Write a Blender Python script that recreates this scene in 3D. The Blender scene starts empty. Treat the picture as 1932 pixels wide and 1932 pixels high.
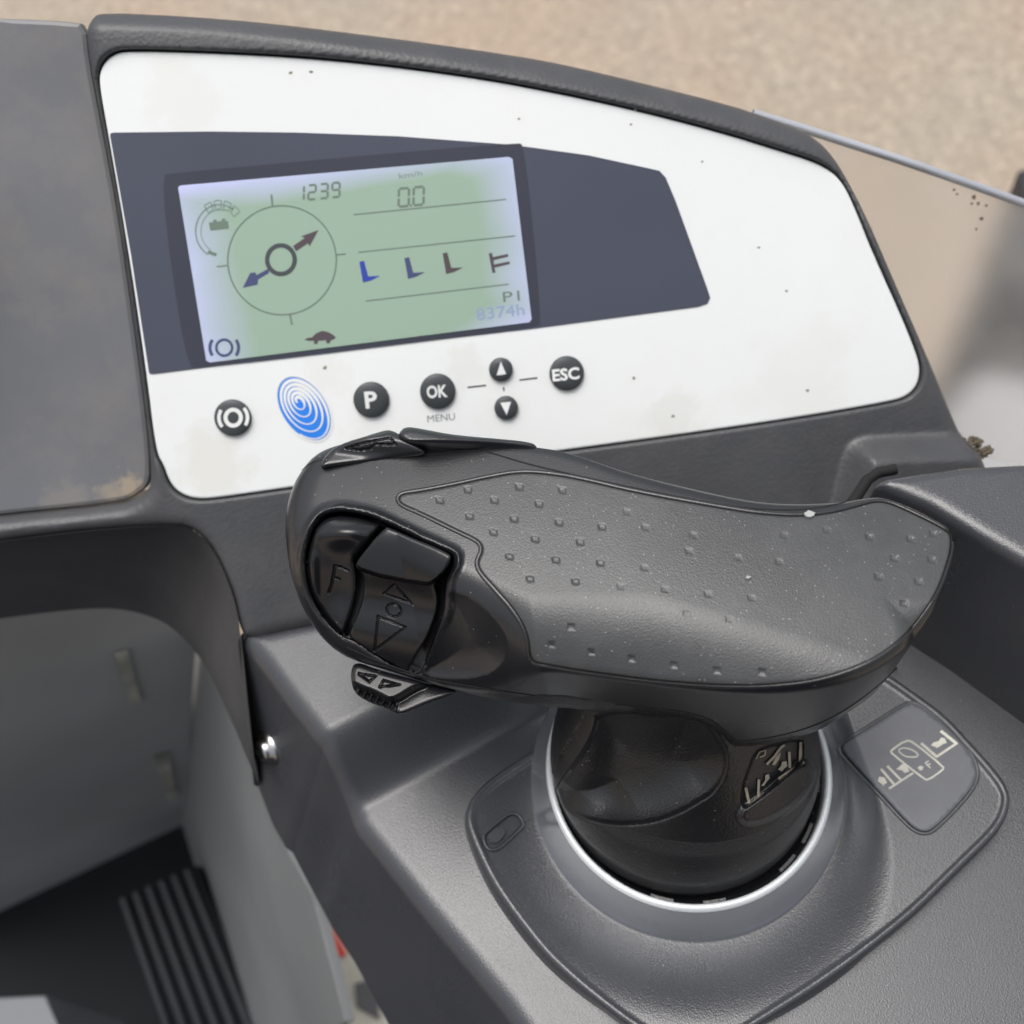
import bpy, math, random
import numpy as np
from mathutils import Matrix, Vector
from mathutils.geometry import tessellate_polygon

# ------------------------------------------------------------------ camera, world, light
FPX = 2060.0          # focal length in pixels of a 1932-pixel-wide frame
RC = np.array([[0.986485223, 0.163789489, -0.004461827],
               [-0.141260787, 0.836369054, -0.529652901],
               [-0.083019844, 0.523125042, 0.848202745]])
CAM = np.array([-0.031396, -0.0788784, 0.25907835])
sc = bpy.context.scene
cd = bpy.data.cameras.new('camera'); cam = bpy.data.objects.new('camera', cd); sc.collection.objects.link(cam)
cd.sensor_width = 36.0; cd.lens = 36.0 * FPX / 1932.0; cd.clip_start = 0.01; cd.clip_end = 500.0
cd.dof.use_dof = True; cd.dof.focus_distance = 0.212; cd.dof.aperture_fstop = 17.5
m = Matrix(RC.tolist()).to_4x4(); m.translation = Vector(CAM); cam.matrix_world = m
sc.camera = cam
SUN_EL, SUN_AZ = 80.0, -50.0      # azimuth clockwise from +Y
w = bpy.data.worlds.new('World'); sc.world = w; w.use_nodes = True
nt = w.node_tree; nt.nodes.clear()
sky = nt.nodes.new('ShaderNodeTexSky'); sky.sky_type = 'NISHITA'; sky.sun_disc = False
sky.sun_elevation = math.radians(SUN_EL); sky.sun_rotation = math.radians(SUN_AZ)
sky.air_density = 1.0; sky.dust_density = 6.0; sky.ozone_density = 1.0
hs = nt.nodes.new('ShaderNodeHueSaturation'); hs.inputs['Saturation'].default_value = 0.34
bg = nt.nodes.new('ShaderNodeBackground'); bg.inputs[1].default_value = 0.15
wo = nt.nodes.new('ShaderNodeOutputWorld')
nt.links.new(sky.outputs[0], hs.inputs['Color']); nt.links.new(hs.outputs[0], bg.inputs[0]); nt.links.new(bg.outputs[0], wo.inputs[0])
ld = bpy.data.lights.new('sun', 'SUN'); ld.energy = 1.3; ld.angle = math.radians(45); ld.color = (1.0, 0.97, 0.93)
lo = bpy.data.objects.new('sun', ld); sc.collection.objects.link(lo)
ez, az = math.radians(SUN_EL), math.radians(SUN_AZ)
sd = Vector((math.sin(az) * math.cos(ez), math.cos(az) * math.cos(ez), math.sin(ez)))
lo.rotation_euler = sd.to_track_quat('Z', 'Y').to_euler()
sc.view_settings.view_transform = 'Standard'; sc.view_settings.look = 'None'
sc.view_settings.gamma = 1.0; sc.view_settings.exposure = 0.18
try: sc.view_settings.use_curve_mapping = False
except Exception: pass
sc.cycles.use_denoising = True
sc.cycles.max_bounces = 8

# ------------------------------------------------------------------ helpers: camera geometry
def ray(p):
    p = np.atleast_2d(np.asarray(p, float))
    d = np.c_[p[:, 0] - 966, -(p[:, 1] - 966), -np.full(len(p), FPX)]
    d /= np.linalg.norm(d, axis=1)[:, None]
    return d @ RC.T
def hitz(p, z=0.0):
    d = ray(p); t = (z - CAM[2]) / d[:, 2]
    return CAM + d * t[:, None]
def hitplane(p, o, n):
    d = ray(p); t = ((np.asarray(o) - CAM) @ n) / (d @ n)
    return CAM + d * t[:, None]
def proj(P):
    c = (P - CAM) @ RC
    iz = 1.0 / np.minimum(c[:, 2], -1e-3)
    return np.c_[966 - FPX * c[:, 0] * iz, 966 + FPX * c[:, 1] * iz], -c[:, 2]

def chaikin(p, n=2, closed=True):
    p = np.asarray(p, float)
    for _ in range(n):
        if closed:
            q = np.roll(p, -1, 0)
            p = np.stack([p * .75 + q * .25, p * .25 + q * .75], 1).reshape(-1, 2 if p.shape[1] == 2 else p.shape[1])
        else:
            a, b = p[:-1], p[1:]
            m = np.stack([a * .75 + b * .25, a * .25 + b * .75], 1).reshape(-1, p.shape[1])
            m[0] = p[0]; m[-1] = p[-1]; p = m
    return p
def resample(p, step, closed=False):
    p = np.asarray(p, float)
    if closed: p = np.vstack([p, p[:1]])
    s = np.r_[0, np.cumsum(np.linalg.norm(np.diff(p, axis=0), axis=1))]
    n = max(2, int(round(s[-1] / step)) + 1)
    t = np.linspace(0, s[-1], n)
    q = np.stack([np.interp(t, s, p[:, k]) for k in range(p.shape[1])], 1)
    return q[:-1] if closed else q

class Field:
    """2D distance field of a closed polygon (negative inside) or of an open polyline, sampled bilinearly."""
    def __init__(s, pts, res, margin, open_=False):
        p = np.asarray(pts, float)
        s.lo = p.min(0) - margin; hi = p.max(0) + margin
        s.n = np.ceil((hi - s.lo) / res).astype(int) + 2; s.res = res
        X, Y = np.meshgrid(s.lo[0] + np.arange(s.n[0]) * res, s.lo[1] + np.arange(s.n[1]) * res, indexing='ij')
        D = np.full(X.shape, 1e9); I = np.zeros(X.shape, bool)
        a = p[:-1] if open_ else p; b = p[1:] if open_ else np.roll(p, -1, 0)
        for (x0, y0), (x1, y1) in zip(a, b):
            dx, dy = x1 - x0, y1 - y0; L = dx * dx + dy * dy + 1e-18
            t = np.clip(((X - x0) * dx + (Y - y0) * dy) / L, 0, 1)
            D = np.minimum(D, (X - x0 - t * dx) ** 2 + (Y - y0 - t * dy) ** 2)
            if not open_ and y0 != y1:
                c = ((y0 > Y) != (y1 > Y)) & (X < dx * (Y - y0) / (dy if dy else 1e-9) + x0)
                I ^= c
        D = np.sqrt(D); s.D = D if open_ else np.where(I, -D, D)
    def __call__(s, uv):
        g = (uv - s.lo) / s.res
        h = s.n - 1.001
        c = np.clip(g, 0, h); out = np.linalg.norm(g - c, axis=1) * s.res
        i = c.astype(int); f = c - i; i1 = np.minimum(i + 1, s.n - 1)
        D = s.D
        return (D[i[:, 0], i[:, 1]] * (1 - f[:, 0]) * (1 - f[:, 1]) + D[i1[:, 0], i[:, 1]] * f[:, 0] * (1 - f[:, 1])
                + D[i[:, 0], i1[:, 1]] * (1 - f[:, 0]) * f[:, 1] + D[i1[:, 0], i1[:, 1]] * f[:, 0] * f[:, 1]) + out

def smax(a, b, k):
    h = np.maximum(k - np.abs(a - b), 0) / k
    return np.maximum(a, b) + h * h * k * .25
def smin(a, b, k): return -smax(-a, -b, k)
def sstep(a, b, x):
    t = np.clip((x - a) / (b - a), 0, 1); return t * t * (3 - 2 * t)

# ------------------------------------------------------------------ helpers: objects
WM = {}
def pinv(p): return WM[p.name].inverted() if p.name in WM else p.matrix_world.inverted()
def link(name, me, mat, parent=None):
    o = bpy.data.objects.new(name, me); sc.collection.objects.link(o)
    if mat is not None: me.materials.append(mat)
    if parent is not None: o.parent = parent; o.matrix_parent_inverse = pinv(parent)
    return o
def thing(name, label, cat, loc=(0, 0, 0), group=None):
    o = bpy.data.objects.new(name, None); sc.collection.objects.link(o); o.location = loc
    o.matrix_world = Matrix.Translation(loc); o.empty_display_size = .01
    o['label'] = label; o['category'] = cat
    if group: o['group'] = group
    return o
def tag(o, label, cat, group=None, kind=None):
    if label: o['label'] = label
    if cat: o['category'] = cat
    if group: o['group'] = group
    if kind: o['kind'] = kind
    return o
def rawmesh(name, V, F, smooth=True):
    me = bpy.data.meshes.new(name)
    V = np.asarray(V, np.float32); F = np.asarray(F, np.int32); k = F.shape[1]
    me.vertices.add(len(V)); me.vertices.foreach_set('co', V.ravel())
    me.loops.add(F.size); me.loops.foreach_set('vertex_index', F.ravel())
    me.polygons.add(len(F)); me.polygons.foreach_set('loop_start', np.arange(0, F.size, k, dtype=np.int32))
    me.polygons.foreach_set('loop_total', np.full(len(F), k, np.int32))
    me.update(calc_edges=True); me.validate()
    if smooth: me.polygons.foreach_set('use_smooth', np.ones(len(me.polygons), bool))
    return me
def pymesh(name, V, F, smooth=False):
    me = bpy.data.meshes.new(name); me.from_pydata([tuple(map(float, v)) for v in V], [], [tuple(f) for f in F]); me.update()
    if smooth:
        for p in me.polygons: p.use_smooth = True
    return me

def grad(f, P, e):
    K = np.array([[1, -1, -1], [-1, -1, 1], [-1, 1, -1], [1, 1, 1]], float)
    g = np.zeros_like(P)
    for k in K: g += k * f(P + k * e)[:, None]
    return g / (4 * e)
def surfnet(name, f, lo, hi, h, ge=None):
    """mesh the zero set of f with surface nets, then pull every vertex onto it"""
    lo = np.array(lo, float); hi = np.array(hi, float); B = 4
    nc = np.ceil((hi - lo) / (B * h)).astype(int); H = B * h
    cc = np.stack(np.meshgrid(*[lo[k] + (np.arange(nc[k]) + .5) * H for k in range(3)], indexing='ij'), -1).reshape(-1, 3)
    fc = f(cc).reshape(nc)
    act = np.abs(fc) < H * 1.35
    n = nc * B + 1
    F = np.repeat(np.repeat(np.repeat(fc, B, 0), B, 1), B, 2).astype(np.float32)
    F = np.pad(F, ((0, 1),) * 3, mode='edge')
    A = np.repeat(np.repeat(np.repeat(act, B, 0), B, 1), B, 2); A = np.pad(A, ((0, 1),) * 3, mode='edge')
    A[1:] |= A[:-1].copy(); A[:, 1:] |= A[:, :-1].copy(); A[:, :, 1:] |= A[:, :, :-1].copy()
    idx = np.argwhere(A)
    vals = np.empty(len(idx), np.float32)
    for s in range(0, len(idx), 400000):
        vals[s:s + 400000] = f(lo + idx[s:s + 400000] * h)
    F[idx[:, 0], idx[:, 1], idx[:, 2]] = vals
    S = F < 0
    c = np.zeros(tuple(np.array(F.shape) - 1), np.int8)
    for dx in (0, 1):
        for dy in (0, 1):
            for dz in (0, 1):
                c += S[dx:S.shape[0] - 1 + dx, dy:S.shape[1] - 1 + dy, dz:S.shape[2] - 1 + dz]
    cells = np.argwhere((c > 0) & (c < 8))
    vid = np.full(c.shape, -1, np.int32); vid[cells[:, 0], cells[:, 1], cells[:, 2]] = np.arange(len(cells))
    acc = np.zeros((len(cells), 3)); cnt = np.zeros(len(cells))
    cs = [(a, b, d) for a in (0, 1) for b in (0, 1) for d in (0, 1)]
    for a in cs:
        for ax in range(3):
            if a[ax]: continue
            b = list(a); b[ax] = 1
            fa = F[cells[:, 0] + a[0], cells[:, 1] + a[1], cells[:, 2] + a[2]]
            fb = F[cells[:, 0] + b[0], cells[:, 1] + b[1], cells[:, 2] + b[2]]
            mk = (fa < 0) != (fb < 0)
            t = np.where(mk, fa / np.where(mk, fa - fb, 1), 0)
            p = np.array(a, float)[None, :].repeat(len(cells), 0); p[:, ax] = t
            acc += p * mk[:, None]; cnt += mk
    V = lo + (cells + acc / np.maximum(cnt, 1)[:, None]) * h
    Q = []
    for ax in range(3):
        o1, o2 = (ax + 1) % 3, (ax + 2) % 3
        sl0 = [slice(1, -1)] * 3; sl1 = [slice(1, -1)] * 3
        sl0[ax] = slice(0, -1); sl1[ax] = slice(1, None)
        a, b = S[tuple(sl0)], S[tuple(sl1)]
        e = np.argwhere(a != b)
        if not len(e): continue
        flip = a[e[:, 0], e[:, 1], e[:, 2]]
        off = np.ones(3, int); off[ax] = 0; e = e + off
        def cell(i, j):
            q = e.copy(); q[:, o1] -= i; q[:, o2] -= j; return vid[q[:, 0], q[:, 1], q[:, 2]]
        q = np.stack([cell(1, 1), cell(0, 1), cell(0, 0), cell(1, 0)], 1)
        q[~flip] = q[~flip][:, ::-1]
        Q.append(q)
    Q = np.vstack(Q); Q = Q[(Q >= 0).all(1)]
    ge = ge or h * .25
    for it in range(3):
        g = grad(f, V, ge); g2 = np.maximum((g * g).sum(1), .05)
        st = (f(V) / g2)[:, None] * g; L = np.linalg.norm(st, axis=1)
        V = V - st * np.minimum(1, h * .6 / np.maximum(L, 1e-12))[:, None]
    N = grad(f, V, ge); N /= np.maximum(np.linalg.norm(N, axis=1), 1e-9)[:, None]
    me = rawmesh(name, V, Q)
    if len(me.vertices) == len(V): me.normals_split_custom_set_from_vertices(N.astype(np.float32).tolist())
    return me
def march(px, f, t0=.10, t1=.5):
    px = np.atleast_2d(np.asarray(px, float)); d = ray(px); t = np.full(len(px), t0)
    for _ in range(160):
        v = f(CAM + d * t[:, None]); t = np.minimum(t + np.clip(v * .7, -.002, .01), t1)
    return CAM + d * t[:, None]
def tube(pts, r, nrm=None, seg=8, flat=1.0, closed=False):
    pts = np.asarray(pts, float); n = len(pts)
    if closed: T = np.roll(pts, -1, 0) - np.roll(pts, 1, 0)
    else: T = np.gradient(pts, axis=0)
    T /= np.maximum(np.linalg.norm(T, axis=1), 1e-12)[:, None]
    if nrm is None: nrm = np.tile([0, 0, 1.0], (n, 1))
    A = nrm - T * (nrm * T).sum(1)[:, None]; A /= np.maximum(np.linalg.norm(A, axis=1), 1e-9)[:, None]
    B = np.cross(T, A); r = np.broadcast_to(np.asarray(r, float), (n,))
    V = []; F = []
    for i in range(n):
        for k in range(seg):
            a = 2 * math.pi * k / seg
            V.append(pts[i] + (A[i] * math.cos(a) * flat + B[i] * math.sin(a)) * r[i])
    for i in range(n if closed else n - 1):
        j = (i + 1) % n
        for k in range(seg):
            l = (k + 1) % seg
            F.append((i * seg + k, j * seg + k, j * seg + l, i * seg + l))
    return V, F
def lathe(name, prof, cx=0, cy=0, seg=160):
    V = []; F = []; n = len(prof)
    for i in range(seg):
        a = 2 * math.pi * i / seg
        for r, z in prof: V.append((cx + r * math.cos(a), cy + r * math.sin(a), z))
    for i in range(seg):
        j = (i + 1) % seg
        for k in range(n - 1): F.append((i * n + k, j * n + k, j * n + k + 1, i * n + k + 1))
    return pymesh(name, V, F, True)
def prism(name, P, nrm, t, bevel=0.0, smooth=False):
    """flat polygon P (n,3) with its face at P, body going t below along -nrm, optional small chamfer"""
    P = np.asarray(P, float); nrm = np.asarray(nrm, float); n = len(P)
    # orientation
    A = np.zeros(3)
    for i in range(n): A += np.cross(P[i], P[(i + 1) % n])
    if A @ nrm < 0: P = P[::-1]
    rings = []
    if bevel > 0:
        T = np.roll(P, -1, 0) - np.roll(P, 1, 0); T /= np.maximum(np.linalg.norm(T, axis=1), 1e-12)[:, None]
        IN = np.cross(nrm, T)
        rings = [P + IN * bevel, P + IN * bevel * .3 - nrm * bevel * .3, P - nrm * bevel, P - nrm * t]
    else: rings = [P, P - nrm * t]
    V = np.vstack(rings); F = [tuple(range(n)), tuple(range(len(rings) * n - 1, len(rings) * n - n - 1, -1))]
    for k in range(len(rings) - 1):
        for i in range(n):
            j = (i + 1) % n; F.append((k * n + i, (k + 1) * n + i, (k + 1) * n + j, k * n + j))
    me = pymesh(name, V, F)
    if smooth:
        for p in me.polygons: p.use_smooth = True
    return me

# ------------------------------------------------------------------ materials
def newmat(name):
    m = bpy.data.materials.new(name); m.use_nodes = True
    return m, m.node_tree, m.node_tree.nodes['Principled BSDF']
def N(nt, t, **kw):
    n = nt.nodes.new(t)
    for k, v in kw.items(): setattr(n, k, v)
    return n
def plastic(name, col, rough, grain=0, gs=2500, kind='noise', spec=.5, dust=0, dustcol=(.35, .35, .36), mottle=.15, speck=0, coat=0, mscale=25, metal=0, rvar=.06, spots=()):
    m, nt, b = newmat(name); L = nt.links.new
    tc = N(nt, 'ShaderNodeTexCoord')
    b.inputs['Roughness'].default_value = rough; b.inputs['Specular IOR Level'].default_value = spec
    b.inputs['Metallic'].default_value = metal; b.inputs['Coat Weight'].default_value = coat
    n1 = N(nt, 'ShaderNodeTexNoise'); n1.inputs['Scale'].default_value = mscale; n1.inputs['Detail'].default_value = 5
    L(tc.outputs['Object'], n1.inputs['Vector'])
    mr = N(nt, 'ShaderNodeMapRange'); mr.inputs[1].default_value = .3; mr.inputs[2].default_value = .7
    mr.inputs[3].default_value = 1 - mottle; mr.inputs[4].default_value = 1 + mottle
    L(n1.outputs['Fac'], mr.inputs[0])
    mx = N(nt, 'ShaderNodeVectorMath', operation='SCALE'); mx.inputs[0].default_value = col[:3]; L(mr.outputs[0], mx.inputs['Scale'])
    out = mx.outputs[0]
    rr = N(nt, 'ShaderNodeMapRange'); rr.inputs[1].default_value = .3; rr.inputs[2].default_value = .7
    rr.inputs[3].default_value = rough - rvar; rr.inputs[4].default_value = rough + rvar
    L(n1.outputs['Fac'], rr.inputs[0]); L(rr.outputs[0], b.inputs['Roughness'])
    if dust > 0:
        n2 = N(nt, 'ShaderNodeTexNoise'); n2.inputs['Scale'].default_value = 60; n2.inputs['Detail'].default_value = 8; n2.inputs['Roughness'].default_value = .7
        L(tc.outputs['Object'], n2.inputs['Vector'])
        m2 = N(nt, 'ShaderNodeMapRange'); m2.inputs[1].default_value = .45; m2.inputs[2].default_value = .75; m2.inputs[3].default_value = 0; m2.inputs[4].default_value = dust
        L(n2.outputs['Fac'], m2.inputs[0])
        mi = N(nt, 'ShaderNodeMix', data_type='RGBA'); mi.inputs['B'].default_value = (*dustcol, 1)
        L(out, mi.inputs['A']); L(m2.outputs[0], mi.inputs['Factor']); out = mi.outputs['Result']
    if speck > 0:
        v = N(nt, 'ShaderNodeTexVoronoi'); v.inputs['Scale'].default_value = 1300; L(tc.outputs['Object'], v.inputs['Vector'])
        w1 = N(nt, 'ShaderNodeTexWhiteNoise'); L(v.outputs['Color'], w1.inputs['Vector'])
        g = N(nt, 'ShaderNodeMath', operation='GREATER_THAN'); g.inputs[1].default_value = 1 - speck; L(w1.outputs['Value'], g.inputs[0])
        l = N(nt, 'ShaderNodeMath', operation='LESS_THAN'); l.inputs[1].default_value = .14; L(v.outputs['Distance'], l.inputs[0])
        mu = N(nt, 'ShaderNodeMath', operation='MULTIPLY'); L(g.outputs[0], mu.inputs[0]); L(l.outputs[0], mu.inputs[1])
        mi = N(nt, 'ShaderNodeMix', data_type='RGBA'); mi.inputs['B'].default_value = (.27, .27, .27, 1)
        L(out, mi.inputs['A']); L(mu.outputs[0], mi.inputs['Factor']); out = mi.outputs['Result']
    for (cpos, rad, scol, amt) in spots:
        ds = N(nt, 'ShaderNodeVectorMath', operation='DISTANCE'); ds.inputs[1].default_value = tuple(cpos); L(tc.outputs['Object'], ds.inputs[0])
        ns = N(nt, 'ShaderNodeTexNoise'); ns.inputs['Scale'].default_value = 2.2 / rad; ns.inputs['Detail'].default_value = 6; ns.inputs['Roughness'].default_value = .65; L(tc.outputs['Object'], ns.inputs['Vector'])
        m1 = N(nt, 'ShaderNodeMapRange'); m1.inputs[1].default_value = rad; m1.inputs[2].default_value = 0; m1.inputs[3].default_value = -.35; m1.inputs[4].default_value = .45; L(ds.outputs['Value'], m1.inputs[0])
        a1 = N(nt, 'ShaderNodeMath', operation='ADD'); L(m1.outputs[0], a1.inputs[0]); L(ns.outputs['Fac'], a1.inputs[1])
        m2 = N(nt, 'ShaderNodeMapRange'); m2.inputs[1].default_value = .5; m2.inputs[2].default_value = .72; m2.inputs[3].default_value = 0; m2.inputs[4].default_value = amt; L(a1.outputs[0], m2.inputs[0])
        mi = N(nt, 'ShaderNodeMix', data_type='RGBA'); mi.inputs['B'].default_value = (*scol, 1); L(out, mi.inputs['A']); L(m2.outputs[0], mi.inputs['Factor']); out = mi.outputs['Result']
    L(out, b.inputs['Base Color'])
    if grain > 0:
        if kind == 'noise':
            g = N(nt, 'ShaderNodeTexNoise'); g.inputs['Scale'].default_value = gs; g.inputs['Detail'].default_value = 3; src = g.outputs['Fac']
        else:
            g = N(nt, 'ShaderNodeTexVoronoi', feature='SMOOTH_F1'); g.inputs['Scale'].default_value = gs; src = g.outputs['Distance']
            wv = N(nt, 'ShaderNodeTexNoise'); wv.inputs['Scale'].default_value = gs * .6; wv.inputs['Detail'].default_value = 2
            ad = N(nt, 'ShaderNodeMix', data_type='VECTOR'); ad.inputs['Factor'].default_value = .0008
            va = N(nt, 'ShaderNodeVectorMath', operation='MULTIPLY_ADD'); va.inputs[1].default_value = (.6 / gs,) * 3
            L(tc.outputs['Object'], wv.inputs['Vector']); L(wv.outputs['Color'], va.inputs[0]); L(tc.outputs['Object'], va.inputs[2])
            nt.nodes.remove(ad)
        L(va.outputs[0] if kind != 'noise' else tc.outputs['Object'], g.inputs['Vector'])
        bp = N(nt, 'ShaderNodeBump'); bp.inputs['Strength'].default_value = 1.0; bp.inputs['Distance'].default_value = grain
        L(src, bp.inputs['Height']); L(bp.outputs[0], b.inputs['Normal'])
    return m
M = {}
M['grip'] = plastic('grip_black_plastic', (.014, .0148, .0175), .29, grain=.00004, gs=3200, spec=.7, speck=.03, mottle=.1)
M['button'] = plastic('button_black_plastic', (.011, .0115, .0135), .22, grain=.00002, gs=4500, speck=.03)
M['rubber'] = plastic('dusty_grip_rubber', (.042, .044, .046), .36, spec=.65, grain=.00007, gs=3000, dust=.5, dustcol=(.085, .087, .088), speck=.20, mottle=.12)
M['neck'] = plastic('neck_black_plastic', (.010, .0105, .012), .36, spec=.7, grain=.00012, gs=1800, speck=.03)
M['seam'] = plastic('dark_seam', (.004, .004, .004), .8)
M['console'] = plastic('console_grey_black_plastic', (.046, .0485, .056), .29, spec=.7, grain=.00008, gs=2600, mottle=.06, dust=.12, dustcol=(.08, .08, .085), speck=.012)
M['dash'] = plastic('dash_textured_plastic', (.056, .058, .063), .42, grain=.00008, gs=1100, kind='voronoi', mottle=.1, dust=.15, dustcol=(.17, .16, .15))
M['plate'] = plastic('white_face_plate', (.78, .80, .79), .42, mottle=.02, dust=.22, dustcol=(.62, .58, .48), mscale=15)
M['window'] = plastic('dark_display_window', (.060, .067, .095), .20, mottle=.06, rvar=.03)
M['ink'] = plastic('dark_ink', (.03, .035, .04), .6)
M['white_ink'] = plastic('white_print', (.75, .77, .76), .5)
M['bluepaint'] = plastic('blue_print', (.02, .20, .72), .35)
M['cream'] = plastic('worn_cream_print', (.58, .57, .50), .6, dust=.5, dustcol=(.12, .12, .11))
M['label'] = plastic('grey_symbol_foil', (.105, .110, .125), .42, mottle=.06, dust=.2, dustcol=(.25, .26, .28))
M['silver'] = plastic('satin_silver', (.66, .69, .73), .22, metal=.88, mottle=.03, rvar=.03)
M['steel'] = plastic('screw_steel', (.6, .6, .6), .3, metal=1)
M['cover'] = plastic('grey_cover_sheet', (.16, .166, .178), .42, dust=.3, dustcol=(.26, .22, .17), mottle=.25, mscale=12)
M['greymetal'] = plastic('grey_painted_steel', (.205, .213, .217), .5, mottle=.12, dust=.2, dustcol=(.2, .2, .18), mscale=8)
M['mat'] = plastic('black_floor_mat', (.010, .011, .013), .7, spec=.12)
M['rubberribs'] = plastic('pedal_rubber', (.032, .034, .040), .55, spec=.25)

# ------------------------------------------------------------------ dashboard plane
PO = np.array([0, .055, .015]); PE1 = np.array([1.0, 0, 0]); PE2 = np.array([0, .72570, .68801]); PN = np.array([0, -.68801, .72570])
def pab(px):                      # pixel -> panel coordinates
    h = hitplane(px, PO, PN) - PO
    return np.c_[h @ PE1, h @ PE2]
def pw(ab, h=0.0):                # panel coordinates -> world
    ab = np.atleast_2d(ab)
    return PO + ab[:, :1] * PE1 + ab[:, 1:2] * PE2 + np.asarray(h).reshape(-1, 1) * PN if np.ndim(h) else PO + ab[:, :1] * PE1 + ab[:, 1:2] * PE2 + h * PN
def ppx(px, h=0.0):               # pixel -> world point on the sheet h above the panel plane
    return hitplane(px, PO + PN * h, PN)

from mathutils.geometry import delaunay_2d_cdt
def inset(p, d):
    T = np.roll(p, -1, 0) - np.roll(p, 1, 0); T /= np.maximum(np.linalg.norm(T, axis=1), 1e-9)[:, None]; Nn = np.c_[-T[:, 1], T[:, 0]]
    ar = .5 * np.sum(p[:, 0] * np.roll(p[:, 1], -1) - np.roll(p[:, 0], -1) * p[:, 1])
    return p + Nn * d * (1 if ar > 0 else -1)
def patch(name, outline_px, f, mat, parent, step=3.2, hfun=None, edge=((0, -.0006), (.8, -.0001), (2.6, .0))):
    """surface patch traced on f=0: rounded edge rings and a fine interior grid with relief hfun(uv)"""
    rings = [(inset(outline_px, d), z) for d, z in edge]
    last = rings[-1][0]
    FI = Field(last, 1, 20)
    gx, gy = np.meshgrid(np.arange(outline_px[:, 0].min(), outline_px[:, 0].max(), step), np.arange(outline_px[:, 1].min(), outline_px[:, 1].max(), step))
    g = np.c_[gx.ravel(), gy.ravel()]; g[:, 0] += (np.round(g[:, 1] / step) % 2) * step * .5
    g = g[FI(g) < -step * .7]
    pts = np.vstack([last, g]); n = len(last)
    r = delaunay_2d_cdt([Vector(p) for p in pts], [], [list(range(n))], 1, 1e-5)
    vv = np.array([tuple(v) for v in r[0]]); tris = [tuple(t) for t in r[2]]
    # outline order in the result: rebuild by nearest match
    idx = [None] * n
    for i, o in enumerate(r[3]):
        for k in o:
            if k < n: idx[k] = i
    W = march(vv, f); nn = grad(f, W, .0004); nn /= np.linalg.norm(nn, axis=1)[:, None]
    hh = (hfun(vv) if hfun is not None else 0.0) + rings[-1][1]
    W = W + nn * np.asarray(hh).reshape(-1, 1) if np.ndim(hh) else W + nn * hh
    V = list(W); F = list(tris); prev = idx
    for ring, z in reversed(rings[:-1]):
        w2 = march(ring, f); n2 = grad(f, w2, .0004); n2 /= np.linalg.norm(n2, axis=1)[:, None]; w2 = w2 + n2 * z
        o = len(V); V += list(w2); cur = [o + i for i in range(n)]
        for i in range(n):
            j = (i + 1) % n; F.append((prev[i], cur[i], cur[j], prev[j]))
        prev = cur
    return link(name, pymesh(name, V, F, True), mat, parent)

# ================================================================== DASHBOARD
dash = thing('dashboard', 'dark textured plastic dashboard hood framing a white faced display panel', 'dashboard', (-.02, .17, .12))
INS = [(195, 166), (196, 140), (206, 120), (224, 106), (252, 101), (400, 105), (560, 113), (720, 128), (900, 152), (1050, 180), (1200, 213), (1350, 252),
       (1460, 286), (1530, 308), (1565, 328), (1584, 350), (1602, 385), (1640, 480), (1690, 590), (1722, 668), (1728, 700), (1721, 727), (1702, 746), (1670, 756),
       (1500, 785), (1280, 817), (1056, 847), (800, 882), (540, 917), (410, 936), (372, 937), (343, 926), (325, 905), (315, 875), (300, 850), (283, 707), (250, 480), (210, 250)]
INS = chaikin(INS, 2)
ins_ab = pab(INS)
FO = [(165, 62), (171, 32), (184, 17), (350, 25), (500, 37), (650, 55), (810, 75), (966, 97), (1066, 114), (1216, 150), (1381, 192), (1466, 222), (1526, 247),
      (1560, 276), (1588, 318), (1631, 400), (1691, 540), (1746, 665), (1806, 810), (1850, 900), (1850, 1000), (1700, 1060), (1500, 1100), (1000, 1120), (700, 1165), (575, 1180), (466, 1210), (450, 1170),
      (440, 1120), (418, 1065), (398, 1028), (375, 1003), (345, 990), (215, 996), (80, 1010), (-80, 1034), (-80, 984), (0, 975), (230, 952), (262, 938), (283, 920), (288, 895),
      (280, 800), (250, 575), (225, 400), (192, 225), (172, 120)]
FO = chaikin(FO, 1)
fo_ab = pab(FO)
CREASE = [(100, 50), (172, 57), (350, 62), (500, 77), (700, 102), (966, 145), (1166, 190), (1366, 235), (1466, 261), (1530, 283), (1566, 310), (1592, 350), (1640, 440), (1700, 580), (1770, 740), (1830, 900), (1900, 1200), (-200, 1200), (-200, 60)]
cr_ab = pab(chaikin(CREASE, 1))
F_ins, F_out, F_cr = Field(ins_ab, .0005, .02), Field(fo_ab, .0005, .03), Field(cr_ab, .001, .03)
BUMP = [(1559, 960), (1575, 898), (1588, 848), (1603, 830), (1634, 824), (1728, 820), (1900, 815), (2100, 815), (2100, 1300), (1500, 1200)]
F_bump = Field(pab(chaikin(BUMP, 1)), .0005, .03)
DH = .0045
def f_dash(P):
    q = P - PO; a = q @ PE1; b = q @ PE2; h = q @ PN
    ab = np.c_[a, b]
    c = F_cr(ab); c = .5 * (c + np.sqrt(c * c + .0012 ** 2))
    H = np.full(len(P), DH) - .80 * c
    H = H + .007 * sstep(.0015, -.0055, F_bump(ab))
    top = h - H
    o = F_out(ab)
    body = smax(smax(top, o, .005), -(h + .02), .001)
    return smax(body, -np.maximum(F_ins(ab) - .0004, -(h - .0005)), .0008)
SB = np.stack([PE1, PE2, PN], 1)
def f_dash_l(Q): return f_dash(PO + Q @ SB.T)
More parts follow.
